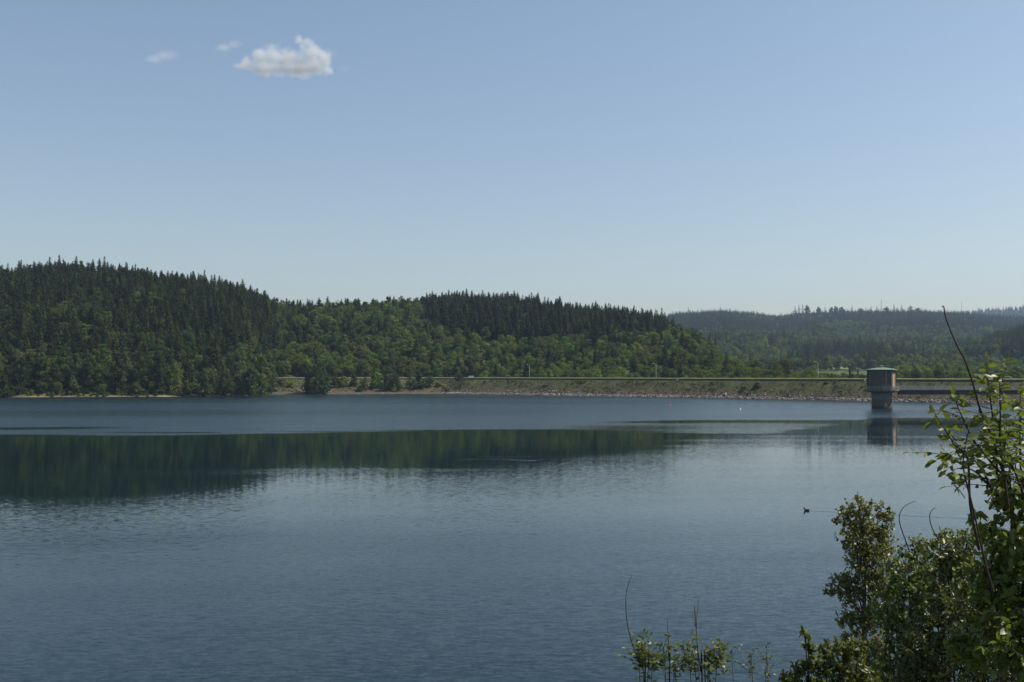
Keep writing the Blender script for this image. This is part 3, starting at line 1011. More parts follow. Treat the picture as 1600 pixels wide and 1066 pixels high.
# tussocks on the slope
cs, ns, ss, mi = [], [], [], []
for n in range(9000):
    s = rs.uniform(0, NS - 1.01); k = int(s)
    u = rs.uniform(.16, .985)
    p = toe_c[k] + (crest_c[k] - toe_c[k]) * u + rs.normal(size=3) * .5
    g = wob(p[0], p[1], 7, 55) + .6 * wob(p[0], p[1], 18, 56)
    if g < -.15 and rs.random() < .7: continue
    p[2] = dam_profile(u)
    m = rs.choice(3, p=[.45, .45, .10]) if u > .45 else rs.choice(3, p=[.22, .28, .5])
    if g > .8: m = 1
    h = rs.uniform(.22, .55) * (1.4 if g > .8 else 1)
    for q in range(5):
        cs.append(p + np.array([rs.normal() * .25, rs.normal() * .25, h * .4])); ns.append(rs.normal(size=3) * np.array([1, 1, .45]) + np.array([0, 0, .3])); ss.append(h); mi.append(m)
v, f = quads(np.array(cs), np.array(ns), np.array(ss), 1.0, rs)
o = obj('grass', mesh_np('grass', v, f, [M['tuft_a'], M['tuft_b'], M['tuft_c']], mi))
tag(o, 'rough tussocky grass on the dam slope', 'grass', kind='stuff')

for a in SHORE: shore_tree(*a)

# low shrubs part-way down the dam slope: (px, py foot, proto, size, height factor, label)
SLOPE = [
    (1184, 606, 'h2', .72, .62, 'low dark green shrub sprawling on the dam slope below the orange marker'),
    (1164, 609, 'h3', .60, .55, 'reddish-olive low shrub on the dam slope left of the sprawling one'),
    (906, 599, 'h2', .42, .45, 'tiny dark shrub on the dam slope right of the crest bush'),
    (758, 597, 'h2', .42, .45, 'tiny dark shrub on the dam slope right of the white van'),
    (1292, 600, 'h2', .40, .4, 'tiny dark shrub near the crest left of the intake tower'),
    (853, 603, 'h3', .45, .4, 'flat olive shrub on the slope below the first lamp'),
]
for spx, spy, key, s, hsf, lab in SLOPE:
    # walk up the dam face to where the photograph shows the foot of the shrub
    best = None
    for k in range(NS):
        for u in np.linspace(.05, .98, 30):
            p = toe_c[k] + (crest_c[k] - toe_c[k]) * u; z = dam_profile(u)
            a, b, _ = project(p[0], p[1], z)
            e = abs(a - spx) + 2 * abs(b - spy)
            if best is None or e < best[0]: best = (e, p[0], p[1], z)
    o = empty('shrub', (best[1], best[2], best[3] - .2), random.uniform(0, 6))
    o.scale = (s * 1.3, s * 1.3, s * hsf * 1.6)
    tag(o, lab, 'shrub', 'low shrubs on the dam slope')
    obj('foliage', PROTO[key][0], o); obj('stems', PROTO[key][1], o)


# ------------------------------------------------------------------ choose which forest trees become objects
def visible_area(trees):
    W, Hh, y0 = 800, 130, 395       # half-resolution picture of the wooded hill
    occ = np.zeros((Hh, W), bool)
    order = sorted(range(len(trees)), key=lambda i: trees[i][3])
    area = np.zeros(len(trees)); skyl = np.zeros(len(trees), bool)
    crest_row = int((596 - y0) / 2)
    occ[crest_row:, 215:] = True
    for i in order:
        t = trees[i]
        s = FPX / t[3]
        x0, x1 = (t[8] - t[11] * s) / 2, (t[8] + t[11] * s) / 2
        yb, yt = (t[9] - y0) / 2, (t[9] - t[10] * s - y0) / 2
        a, b = max(0, int(x0)), min(W, int(x1) + 1)
        c, d = max(0, int(yt)), min(Hh, int(yb) + 1)
        if a >= b or c >= d: continue
        yy, xx = np.mgrid[c:d, a:b]
        fy = (yy + .5 - yt) / max(yb - yt, 1e-6)
        cxm = (x0 + x1) / 2; hw = (x1 - x0) / 2
        if t[0] == 'spruce': m = np.abs(xx + .5 - cxm) < hw * np.clip(fy, 0, 1) ** .85 * .9
        else: m = ((xx + .5 - cxm) / hw) ** 2 + ((fy - .5) / .5) ** 2 < .9
        sub = occ[c:d, a:b]
        area[i] = (m & ~sub).sum()
        sub |= m
    # skyline: rows above which nothing is occupied
    return area


AREA = visible_area(TREES)
chosen = set()
for kind, cap in (('spruce', 285), ('broad', 285)):
    ids = [i for i in range(len(TREES)) if TREES[i][0] == kind and AREA[i] > 0]
    ids.sort(key=lambda i: -AREA[i])
    chosen |= set(ids[:cap])

BINS = [(-400, 60, 'by the left photo edge'), (60, 160, 'above the sand strip'), (160, 262, 'above the darkest shore'), (262, 345, 'above the domed shore shrub'),
        (345, 430, 'above the feathery trees'), (430, 530, 'above the lone bank tree'), (530, 610, 'above the bank bushes'), (610, 690, 'above the bush row'), (690, 785, 'above the white van'),
        (785, 870, 'above the first lamp'), (870, 960, 'right of the first lamp'), (960, 1060, 'around the second lamp'), (1060, 1110, 'right of the second lamp'), (1110, 1200, 'on the wooded spur'), (1200, 1400, 'left of the intake tower')]
LOOK = {'s0': 'blackish', 's1': 'slim blackish', 's2': 'dark green', 's3': 'bluish', 's4': 'slim green', 's5': 'soft light', 's6': 'round-topped dark', 's7': 'round-topped green', 's8': 'broad blackish',
        'b0': 'fresh green', 'b1': 'mid-green', 'b2': 'olive', 'b3': 'tall dark', 'b4': 'slender', 'b5': 'grey-green', 'b6': 'broad dark'}
for i in sorted(chosen, key=lambda i: TREES[i][8]):
    kind, key, x, y, z, sc, hs, rz, p, yb, H, R = TREES[i]
    s = FPX / y
    top = yb - H * s
    sk = I(p, SKYL)
    where = next((b[2] for b in BINS if b[0] <= p < b[1]), 'on the hill')
    g = (top - sk) / (596 - sk)
    band = 'on the skyline' if g < .07 else ('just under the skyline' if g < .22 else ('high on the slope' if g < .42 else ('halfway up the slope' if g < .65 else ('low on the slope' if g < .85 else 'at the foot of the wood'))))
    if p > 1150: band = 'behind the dam crest'
    nm, cat = ('pine_tree' if key in ('s6', 's7', 's8') else 'spruce_tree', 'conifer') if kind == 'spruce' else ('broadleaf_tree', 'tree')
    word = ('pine' if key in ('s6', 's7', 's8') else 'spruce') if kind == 'spruce' else 'broadleaf tree'
    plant_tree(nm, key, (x, y, z - .3), sc, rz, '%s %s %s, %s' % (LOOK[key], word, band, where), cat,
               'conifers of the wooded hill' if kind == 'spruce' else 'broadleaf trees of the wooded hill', hs=hs)


# ------------------------------------------------------------------ woods that read as one mass
def scatter(name, pts, label):
    """one object: the tree crowns stand as instances on its points"""
    keys = sorted(set(p[0] for p in pts))
    me = bpy.data.meshes.new(name)
    n = len(pts)
    me.vertices.add(n)
    me.vertices.foreach_set('co', np.array([p[1:4] for p in pts], np.float32).ravel())
    for nm, typ, data in (('kind_index', 'INT', np.array([keys.index(p[0]) for p in pts], np.int32)),):
        a = me.attributes.new(nm, typ, 'POINT'); a.data.foreach_set('value', data)
    a = me.attributes.new('turn', 'FLOAT_VECTOR', 'POINT'); a.data.foreach_set('vector', np.array([(0, 0, p[6]) for p in pts], np.float32).ravel())
    a = me.attributes.new('size', 'FLOAT_VECTOR', 'POINT'); a.data.foreach_set('vector', np.array([(p[4], p[4], p[4] * p[5]) for p in pts], np.float32).ravel())
    o = obj(name, me)
    tag(o, label, 'forest', kind='stuff')
    ng = bpy.data.node_groups.new(name + '_scatter', 'GeometryNodeTree')
    ng.interface.new_socket('Geometry', in_out='INPUT', socket_type='NodeSocketGeometry')
    ng.interface.new_socket('Geometry', in_out='OUTPUT', socket_type='NodeSocketGeometry')
    gi = ng.nodes.new('NodeGroupInput'); go = ng.nodes.new('NodeGroupOutput')
    join = ng.nodes.new('GeometryNodeJoinGeometry')

    def attr(nm, typ):
        a = ng.nodes.new('GeometryNodeInputNamedAttribute'); a.data_type = typ; a.inputs['Name'].default_value = nm
        return next(s for s in a.outputs if s.enabled and s.name == 'Attribute')
    ki, tu, si = attr('kind_index', 'INT'), attr('turn', 'FLOAT_VECTOR'), attr('size', 'FLOAT_VECTOR')
    for k, key in enumerate(keys):
        src = SRC[key]
        oi = ng.nodes.new('GeometryNodeObjectInfo'); oi.transform_space = 'ORIGINAL'
        oi.inputs['Object'].default_value = src; oi.inputs['As Instance'].default_value = True
        cmp_ = ng.nodes.new('FunctionNodeCompare'); cmp_.data_type = 'INT'; cmp_.operation = 'EQUAL'
        ng.links.new(ki, cmp_.inputs[2]); cmp_.inputs[3].default_value = k
        ip = ng.nodes.new('GeometryNodeInstanceOnPoints')
        ng.links.new(gi.outputs[0], ip.inputs['Points']); ng.links.new(cmp_.outputs[0], ip.inputs['Selection'])
        ng.links.new(oi.outputs['Geometry'], ip.inputs['Instance'])
        ng.links.new(tu, ip.inputs['Rotation']); ng.links.new(si, ip.inputs['Scale'])
        ng.links.new(ip.outputs[0], join.inputs[0])
    ng.links.new(join.outputs[0], go.inputs[0])
    md = o.modifiers.new('scatter', 'NODES'); md.node_group = ng
    return o


# a few trees really standing on the far hills give the crowns that the far woods repeat
SRC = {}
for o in list(COL.objects):
    if o.type == 'MESH' and o.parent is not None and o.name.split('.')[0] in ('crown', 'foliage'):
        for key, pr in PROTO.items():
            if pr[0] == o.data: SRC.setdefault(key, o)


def far_tree(px, ytop, d, key, label, group=None, sxy=1.0):
    X_ = (px - 800) / FPX * d
    z = float(terrain(np.array([X_]), np.array([float(d)]))[0]) - .5
    top = HC + (YH - ytop) * d / FPX
    H = PROTO[key][2]
    sz = max(.4, (top - z) / H)
    o = empty('spruce_tree' if key[0:2] == 'fs' else 'broadleaf_tree', (X_, d, z), px * .7)
    o.scale = (sxy * sz ** .5, sxy * sz ** .5, sz)
    tag(o, label, 'conifer' if key[0:2] == 'fs' else 'tree', group)
    c = obj('crown', PROTO[key][0], o)
    SRC.setdefault(key, c)


G1 = 'trees standing up on the far ridge'
for a in [
    (1243, 478, 2560, 'fs0', 'thin conifer at the left of the tall clump on the far ridge'),
    (1249, 476, 2560, 'fs1', 'second conifer of the tall clump on the far ridge'),
    (1255, 475, 2570, 'fs2', 'tallest conifer in the clump left of the mast on the far ridge'),
    (1262, 474, 2560, 'fb3', 'round-headed tree right of the conifer clump on the far ridge'),
    (1280, 477, 2560, 'fb3', 'single round tree in the gap right of the far ridge clump'),
    (1290, 479, 2570, 'fs0', 'thin conifer between single tree and long row on the far ridge'),
    (1299, 477, 2560, 'fb1', 'first round tree of the long row on the far ridge'),
    (1307, 476, 2570, 'fb3', 'flat-topped tree in the long row on the far ridge'),
    (1316, 477, 2560, 'fb2', 'pale round tree closing the long row on the far ridge'),
    (1332, 477, 2570, 'fs1', 'conifer left of the mast on the far ridge'),
    (1346, 479, 2570, 'fb1', 'low round tree left of the mast on the far ridge'),
    (1362, 478, 2570, 'fs2', 'pointed conifer just left of the tall mast'),
    (1371, 477, 2570, 'fs0', 'conifer touching the tall mast from the left'),
    (1386, 477, 2570, 'fb3', 'dark tree just right of the tall mast'),
    (1398, 475, 2570, 'fs1', 'tall conifer right of the tall mast'),
    (1410, 475, 2570, 'fs2', 'bluish tall conifer right of the tall mast'),
    (1424, 477, 2570, 'fb0', 'round tree at the end of the mast row'),
    (1434, 478, 2570, 'fb1', 'last low tree of the mast row'),
    (1126, 478, 2570, 'fs0', 'highest conifer on the left part of the far ridge'),
    (1076, 480, 2570, 'fs1', 'conifer standing up near the left end of the far ridge'),
]:
    far_tree(*a, group=G1)
G2 = 'trees behind the dam by the intake tower'
for a in [
    (1229, 557, 520, 'b2', 'round olive tree standing above the low trees behind the dam', G2, .85),
    (1216, 566, 510, 'b1', 'mid-green tree leaning on the round olive tree', G2, .8),
    (1268, 572, 490, 'b6', 'dark dense bush-like tree right of the round olive tree', G2, .8),
    (1328, 575, 470, 's2', 'small dark spruce behind the crest left of the intake tower', G2, .55),
    (1340, 577, 470, 's0', 'second small dark spruce beside the intake tower', G2, .55),
]:
    far_tree(*a)
for nm in ('spruce_tree', ):
    for o in COL.objects:
        if o.name.startswith('broadleaf_tree') and o.get('label', '').startswith(('small dark spruce', 'second small dark')):
            o.name = 'spruce_tree'; o['category'] = 'conifer'

rest = [(t[1], t[2], t[3], t[4] - .3, t[5], t[6], t[7]) for i, t in enumerate(TREES) if i not in chosen]
for key in sorted(set(t[0] for t in rest)):
    if key not in SRC:                     # a kind no single tree was taken from
        rest = [(('s0' if key[0] == 's' else 'b1') if t[0] == key else t[0],) + t[1:] for t in rest]
scatter('hill_forest', rest + UNDER, 'dense dark mixed wood covering the hill on the left')

# far valley side, right spur and farthest ridge
far = []
rf = np.random.default_rng(15)


def far_wood(y0, y1, s0, pxa, pxb, which, seed):
    X, Y, r = jitter_grid((pxa - 800) / FPX * y1 - 20, (pxb - 800) / FPX * y1 + 20, y0, y1, s0, seed)
    Z, q = terrain(X, Y, True)
    PX, PY, S = project(X, Y, Z)
    for i in range(len(X)):
        p, yb = PX[i], PY[i]
        if not (pxa < p < pxb): continue
        n = wob(X[i], Y[i], 160, 61); n2 = wob(X[i], Y[i], 90, 62)
        if which == 'far':
            if q['hs'][i] > q['hf'][i]: continue
            if 1286 < p < 1348 and 950 < Y[i] < 1130: continue
            if 1197 < p < 1219 and 1370 < Y[i] < 1530: continue
            if 1325 < p < 1375 and 1150 < Y[i] < 1210: continue
            frac = q['ta'][i]
            con = .97 if frac > .66 + .12 * n else (.92 if n > .42 else (.10 if n2 < .55 else .55))
            if frac > .9 and 1170 < p < 1300 and n2 > 0: con = .1
            if frac < .06 and r.random() < .3: continue
        elif which == 'valley':
            if Y[i] < crest_d(p) + 60: continue
            if 1270 < p < 1362 and Y[i] > 640: continue
            con = .015
        elif which == 'spur':
            if q['hs'][i] < q['hf'][i] or q['ts'][i] > 1.15: continue
            con = .92 if (p > 1555 + 25 * n2) or q['ts'][i] > .9 else .15
        else:
            con = .8
        if r.random() < con:
            key = r.choice(['fs0', 'fs1', 'fs2']); sc = r.uniform(.75, 1.05)
        else:
            key = r.choice(['fb0', 'fb1', 'fb2', 'fb3'], p=[.12, .3, .2, .38] if which == 'spur' else ([.45, .25, .25, .05] if n2 > -.25 else [.1, .3, .25, .35])); sc = r.uniform(.75, 1.15)
        if which == 'far2': sc *= 1.3
        if which == 'valley':
            if p < 1400: sc *= float(np.interp(Y[i], [520, 900], [.35, .5]))
            else: sc *= float(np.interp(Y[i], [480, 700, 900], [.45, .8, .95]))
        far.append((key, X[i], Y[i], Z[i] - .5, sc, r.uniform(.85, 1.15), r.uniform(0, 6.28)))


far_wood(520, 900, 8.0, 1150, 1760, 'valley', 19)
far_wood(900, 2660, 9.0, 930, 1720, 'far', 16)
far_wood(900, 1420, 7.5, 1390, 1760, 'spur', 17)
far_wood(3400, 4680, 22, 1380, 1780, 'far2', 18)
far_wood(900, 2660, 17.0, 1720, 2500, 'far', 20)
far_wood(560, 1500, 13.0, 1760, 2500, 'spur', 21)
scatter('far_forest', far, 'hazy blue-green woods covering the far valley side')
sheet('meadow', (1286, 1348), (955, 1120), M['meadow'], .35)
sheet('meadow', (1322, 1376), (1155, 1205), M['meadow'], .35)
sheet('clearing', (1199, 1217), (1425, 1520), M['clear'], .5)


# ------------------------------------------------------------------ intake tower and footbridge
TX, TY = (1377 - 800) / FPX * 320, 320.0
tower = empty('intake_tower', (TX, TY, 0))
tag(tower, 'round concrete intake tower with green roof standing in the lake off the dam', 'tower')
bm = bmesh.new(); add_lathe(bm, [(3.15, -6), (3.15, 5.35)], 40)
o = bm_obj('shaft', bm, M['shaft'], tower, True)
for p in o.data.polygons:
    if abs(p.normal.z) > .9: p.use_smooth = False
bm = bmesh.new(); add_lathe(bm, [(3.3, 5.0), (4.6, 5.35), (5.35, 5.55), (5.35, 6.05)], 40)
bm_obj('platform', bm, M['concrete'], tower)
A0 = math.atan2(-TY, -TX)              # toward the camera: a corner of the octagon faces it
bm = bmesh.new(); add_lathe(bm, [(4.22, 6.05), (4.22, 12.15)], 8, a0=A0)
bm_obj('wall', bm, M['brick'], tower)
bm = bmesh.new()
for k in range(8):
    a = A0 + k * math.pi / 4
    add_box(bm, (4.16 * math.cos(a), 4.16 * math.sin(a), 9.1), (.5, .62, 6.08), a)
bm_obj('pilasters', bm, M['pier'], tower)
for k in range(8):
    a = A0 + (k + .5) * math.pi / 4
    ra = 4.22 * math.cos(math.pi / 8)
    bm = bmesh.new()
    if k == 4:
        add_box(bm, ((ra + .03) * math.cos(a), (ra + .03) * math.sin(a), 7.2), (.12, 1.1, 2.25), a)
        bm_obj('door', bm, M['steel_dark'], tower)
    else:
        add_box(bm, ((ra + .02) * math.cos(a), (ra + .02) * math.sin(a), 6.5), (.14, 2.6, .8), a)
        bm_obj('plinth', bm, M['concrete'], tower)
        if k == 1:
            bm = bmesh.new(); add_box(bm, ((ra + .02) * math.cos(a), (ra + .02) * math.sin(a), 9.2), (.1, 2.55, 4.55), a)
            bm_obj('sunlit_tone_panel', bm, M['render'], tower)  # added plate; its pale colour stands in for sun on this facet
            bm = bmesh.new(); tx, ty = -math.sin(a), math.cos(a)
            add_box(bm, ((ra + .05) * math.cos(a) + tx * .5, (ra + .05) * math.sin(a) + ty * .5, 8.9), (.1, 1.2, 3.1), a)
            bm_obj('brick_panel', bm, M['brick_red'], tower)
bm = bmesh.new(); add_lathe(bm, [(4.35, 12.0), (4.9, 12.12), (5.0, 12.2), (5.0, 12.42), (2.6, 12.85), (.9, 13.1)], 8, a0=A0)
bm_obj('roof', bm, M['copper'], tower)
bm = bmesh.new(); add_lathe(bm, [(.55, 13.05), (.55, 13.4), (.85, 13.42), (.85, 13.55), (.1, 13.75)], 16)
bm_obj('roof_vent', bm, M['copper'], tower)
bm = bmesh.new()
for k in range(40):
    a = 2 * math.pi * k / 40
    add_box(bm, (5.2 * math.cos(a), 5.2 * math.sin(a), 6.6), (.05, .05, 1.1), a)
    L = 2 * 5.2 * math.sin(math.pi / 40)
    a2 = a + math.pi / 40
    for z in (6.35, 6.62, 6.9, 7.17): add_box(bm, (5.18 * math.cos(a2), 5.18 * math.sin(a2), z), (.045 if z < 7 else .08, L, .05 if z < 7 else .08), a2)
bm_obj('railing', bm, M['rail'], tower)
bm = bmesh.new(); add_box(bm, (4.9, -1.0, 9.9), (1.4, .1, .1)); add_box(bm, (5.5, -1.0, 9.85), (.55, .4, .3))
bm_obj('wall_lamp', bm, M['rail'], tower)

bridge = empty('footbridge', (TX + 60, TY, 5.5))
tag(bridge, 'straight level footbridge with pale railings running from intake tower to the right', 'bridge')
x0, x1 = -54.6, 62.0
bm = bmesh.new(); add_box(bm, ((x0 + x1) / 2, 0, .35), (x1 - x0, 2.4, .3)); bm_obj('deck', bm, M['concrete'], bridge)
for sy in (-.7, .7):
    bm = bmesh.new()
    add_box(bm, ((x0 + x1) / 2, sy, -.42), (x1 - x0, .3, 1.22)); add_box(bm, ((x0 + x1) / 2, sy, -1.06), (x1 - x0, .6, .08))
    for k in range(30): add_box(bm, (x0 + 2 + k * 3.9, sy, -.42), (.1, .55, 1.18))
    bm_obj('girder', bm, M['steel_dark'], bridge)
for sy in (-1.12, 1.12):
    bm = bmesh.new()
    for z in (.72, 1.0, 1.28, 1.62): add_box(bm, ((x0 + x1) / 2, sy, z), (x1 - x0, .05 if z < 1.5 else .09, .045 if z < 1.5 else .09))
    for k in range(60): add_box(bm, (x0 + .5 + k * 1.95, sy + .004, 1.05), (.07, .07, 1.1))
    for k in range(580): add_box(bm, (x0 + .3 + k * .2, sy - .002, 1.05), (.022, .022, 1.08))
    bm_obj('railing', bm, M['rail_pale'], bridge)


# ------------------------------------------------------------------ crest lamps, markers, van, buoys, masts, duck
def along(t, off):
    p = DA + (DB - DA) * t + DN * off
    return p


def lamp_post():
    root = empty('street_lamp')
    bm = bmesh.new(); add_lathe(bm, [(.16, 0), (.15, 1.2), (.085, 1.3), (.06, 8.1)], 10); bm_obj('pole', bm, M['lamp_pole'], root, True)
    v, f = tube_arrays([(0, 0, 8.0), (-.15, 0, 8.35), (-.6, 0, 8.5), (-1.1, 0, 8.52)], [.05, .05, .045, .04], 8)
    obj('arm', mesh_np('arm', v, f, M['lamp_pole'], smooth=True), root)
    bm = bmesh.new(); add_box(bm, (-1.35, 0, 8.55), (.95, .34, .16)); add_box(bm, (-1.35, 0, 8.65), (.75, .26, .06)); h = bm_obj('lamp_head', bm, M['white'], root)
    bm = bmesh.new(); add_box(bm, (-1.4, 0, 8.45), (.6, .24, .05)); bm_obj('lamp_cover', bm, M['rail'], h)
    return root


def copy_tree(o, parent=None):
    c = o.copy(); COL.objects.link(c)
    if parent is not None: c.parent = parent
    for ch in list(o.children): copy_tree(ch, c)
    return c


lp = lamp_post()
SEGT = np.linalg.norm(DB - DA)
for k, (lpx, lab) in enumerate([(827, 'lamp post on the dam crest in front of dark trees, leftmost of three'), (1025, 'lamp post on the dam crest before light green trees, middle of three'), (1278, 'lamp post on the dam crest near the intake tower, rightmost of three')]):
    o = lp if k == 0 else copy_tree(lp)
    # crest line at that bearing
    m = (lpx - 800) / FPX
    e = DB - DA; t = .5
    for _ in range(6):
        b0 = DA + DN * (24.6 + 6 * bow(t)); t = (m * b0[1] - b0[0]) / (e[0] - m * e[1])
    p = b0 + e * t
    o.location = (p[0], p[1], CZ)
    o.rotation_euler = (0, 0, math.atan2(e[1], e[0]) * .3)
    o['label'] = lab; o['category'] = 'lamp post'; o['group'] = 'lamp posts along the dam crest'


def marker(px, mat, lab):
    m = (px - 800) / FPX; e = DB - DA; t = .5
    for _ in range(6):
        b0 = DA + DN * (15.0 + 6 * bow(t)); t = (m * b0[1] - b0[0]) / (e[0] - m * e[1])
    p = b0 + e * t
    root = empty('marker_post', (p[0], p[1], CZ - .5))
    bm = bmesh.new(); add_lathe(bm, [(.09, -.3), (.09, .75)], 8); bm_obj('post', bm, M['lamp_pole'], root)
    bm = bmesh.new(); add_box(bm, (0, -.02, .85), (.75, .09, .55)); bm_obj('plate', bm, mat, root)
    tag(root, lab, 'marker', 'marker plates along the dam crest')


marker(1058, M['white'], 'white marker plate on the slope edge right of the middle lamp')
marker(1175, M['orange'], 'orange-white marker plate above the sprawling slope shrub')
marker(1351, M['white'], 'pale marker plate at the crest just left of the intake tower')


def van():
    p = at(735, 590, 600)
    z = CZ + .15
    root = empty('parked_van', (p.x, 600, z), math.radians(4))
    prof = [(-2.1, .35), (-2.15, .95), (-1.35, 1.12), (-.85, 1.85), (-.6, 1.98), (1.9, 1.98), (2.05, 1.85), (2.1, .35)]
    bm = bmesh.new()
    for sgn in (-.85, .85):
        pass
    L = [bm.verts.new((x, -.86 + (.06 if zz > 1.2 else 0), zz)) for x, zz in prof]; Rr = [bm.verts.new((x, .86 - (.06 if zz > 1.2 else 0), zz)) for x, zz in prof]
    n = len(prof)
    for k in range(n): bm.faces.new((L[k], L[(k + 1) % n], Rr[(k + 1) % n], Rr[k]))
    bm.faces.new(L[::-1]); bm.faces.new(Rr)
    bm_obj('body', bm, M['white'], root)
    for sy in (-1, 1):
        bm = bmesh.new(); add_box(bm, (-.45, sy * .815, 1.5), (.85, .03, .55)); bm_obj('side_window', bm, M['glass'], root)
    bm = bmesh.new(); vs = [bm.verts.new(c) for c in ((-1.33, -.7, 1.16), (-1.33, .7, 1.16), (-.9, .68, 1.80), (-.9, -.68, 1.80))]; bm.faces.new(vs)
    for q in bm.verts: q.co.x -= .03
    bm_obj('windscreen', bm, M['glass'], root)
    for x in (-1.35, 1.35):
        for sy in (-1, 1):
            bm = bmesh.new(); bmesh.ops.create_cone(bm, cap_ends=True, segments=18, radius1=.33, radius2=.33, depth=.2)
            for q in bm.verts: q.co = Vector((q.co.x + x, q.co.z + sy * .78, q.co.y + .33))
            w = bm_obj('wheel', bm, M['rubber'], root)
            bm = bmesh.new(); bmesh.ops.create_cone(bm, cap_ends=True, segments=14, radius1=.19, radius2=.19, depth=.22)
            for q in bm.verts: q.co = Vector((q.co.x + x, q.co.z + sy * .78, q.co.y + .33))
            bm_obj('rim', bm, M['rail'], w)
    tag(root, 'small white van parked under the trees at the left end of the dam road', 'van')


van()


def buoy(px, py, mat, lab):
    d = shore_d(py); root = empty('buoy', ((px - 800) / FPX * d, d, 0))
    bm = bmesh.new(); add_lathe(bm, [(.1, -.35), (.34, -.25), (.45, 0), (.4, .25), (.22, .42), (.12, .46)], 20); bm_obj('float', bm, mat, root, True)
    bm = bmesh.new(); add_lathe(bm, [(.06, .44), (.05, .85), (.16, .87), (.16, 1.05), (.03, 1.1)], 12); bm_obj('topmark', bm, mat if mat is M['red'] else M['white'], root)
    root.scale = (.62, .62, .62)
    tag(root, lab, 'buoy', 'buoys floating off the dam')


buoy(1047, 633, M['red'], 'small red buoy floating off the dam left of the white one')
buoy(1156, 640, M['white'], 'small white buoy floating between the red one and the tower')


def mast(px, ytop, d, lab, w):
    X_ = (px - 800) / FPX * d
    z = float(terrain(np.array([X_]), np.array([float(d)]))[0])
    H = HC + (YH - ytop) * d / FPX - z
    root = empty('radio_mast', (X_, d, z - 1))
    bm = bmesh.new()
    for k in range(3):
        a = k * 2.094
        add_box(bm, (w * math.cos(a), w * math.sin(a), H / 2), (w * .5, w * .5, H), a)
    n = int(H / 2.2)
    for k in range(n): add_box(bm, (0, 0, (k + .5) * H / n), (w * 1.7, w * 1.7, .22), k * .5)
    bm_obj('lattice', bm, M['lamp_pole'], root)
    bm = bmesh.new(); add_box(bm, (0, 0, H * .86), (w * 2.6, w * 2.6, 1.6)); add_lathe(bm, [(.25, H), (.12, H + 4)], 8)
    bm_obj('antenna', bm, M['lamp_pole'], root)
    tag(root, lab, 'mast')


mast(1378, 468, 2590, 'thin tall radio mast among trees on the far ridge', .55)
mast(1504, 472, 2590, 'thin faint radio mast at the right of the far ridge', .4)


def duck():
    root = empty('duck', (DUCK[0], DUCK[1], 0), math.radians(8))
    # rings along the body from tail to bill, one continuous surface
    ring = [(.27, .10, .015, .012), (.22, .085, .05, .035), (.12, .06, .095, .075), (0, .055, .115, .09), (-.11, .065, .10, .085), (-.165, .10, .07, .07), (-.19, .155, .045, .05), (-.20, .205, .045, .045), (-.215, .245, .05, .042), (-.235, .27, .035, .03), (-.25, .272, .012, .01)]
    vs = []; n = 14
    tn = [(.9, .3), (1, 0), (1, 0), (1, 0), (.9, -.35), (.6, -.8), (.2, -1), (.25, -1), (.6, -.8), (.9, -.4), (1, 0)]
    for (x, z, ry, rz_), (nx, nz) in zip(ring, tn):
        L = math.hypot(nx, nz); ux, uz = -nz / L, nx / L
        for k in range(n):
            a = 2 * math.pi * k / n
            vs.append((x + ux * rz_ * math.sin(a), ry * math.cos(a), z + uz * rz_ * math.sin(a)))
    m = len(ring); k = np.arange(n)
    f = np.concatenate([np.stack([i * n + k, i * n + (k + 1) % n, (i + 1) * n + (k + 1) % n, (i + 1) * n + k], 1) for i in range(m - 1)])
    obj('body', mesh_np('body', np.array(vs), f, M['feather'], smooth=True), root)
    bm = bmesh.new(); add_box(bm, (-.29, 0, .255), (.075, .035, .018)); add_box(bm, (-.275, 0, .26), (.04, .028, .022)); bm_obj('bill', bm, M['bill'], root)
    for sy in (-1, 1):
        bm = bmesh.new(); bmesh.ops.create_uvsphere(bm, u_segments=10, v_segments=8, radius=1)
        for q in bm.verts: q.co = Vector((q.co.x * .15 + .06, q.co.y * .025 + sy * .10, q.co.z * .055 + .09))
        bm_obj('wing', bm, M['feather'], root, True)
    tag(root, 'small dark duck swimming to the left, trailing a thin wake', 'duck')


duck()


# ------------------------------------------------------------------ shrubs on the near bank
def leaf_blades(base, direc, up, L, W, r):
    """pointed oval leaves folded along the midrib: 8 verts, 6 faces each (tri+quads)"""
    N = len(base)
    d = direc / (np.linalg.norm(direc, axis=1)[:, None] + 1e-9)
    s = np.cross(d, up); s /= np.linalg.norm(s, axis=1)[:, None] + 1e-9
    n = np.cross(s, d)
    L = L.reshape(-1, 1); W = W.reshape(-1, 1)
    curl = r.uniform(-.35, .1, (N, 1)) * L
    fold = r.uniform(.05, .22, (N, 1)) * W
    p = lambda t, w, c: base + d * L * t + s * W * w + n * (curl * c + fold * abs(w) * 2)
    v = np.stack([p(0, 0, 0), p(.3, .42, .08), p(.68, .38, .4), p(1, 0, 1), p(.68, -.38, .4), p(.3, -.42, .08), p(.3, 0, .08), p(.68, 0, .4)], 1).reshape(-1, 3)
    o = (np.arange(N) * 8)[:, None]
    quad = np.concatenate([o + np.array([[6, 1, 2, 7]]), o + np.array([[5, 6, 7, 4]])])
    tri = np.concatenate([o + np.array([[0, 1, 6]]), o + np.array([[0, 6, 5]]), o + np.array([[7, 2, 3]]), o + np.array([[4, 7, 3]])])
    return v, quad, tri


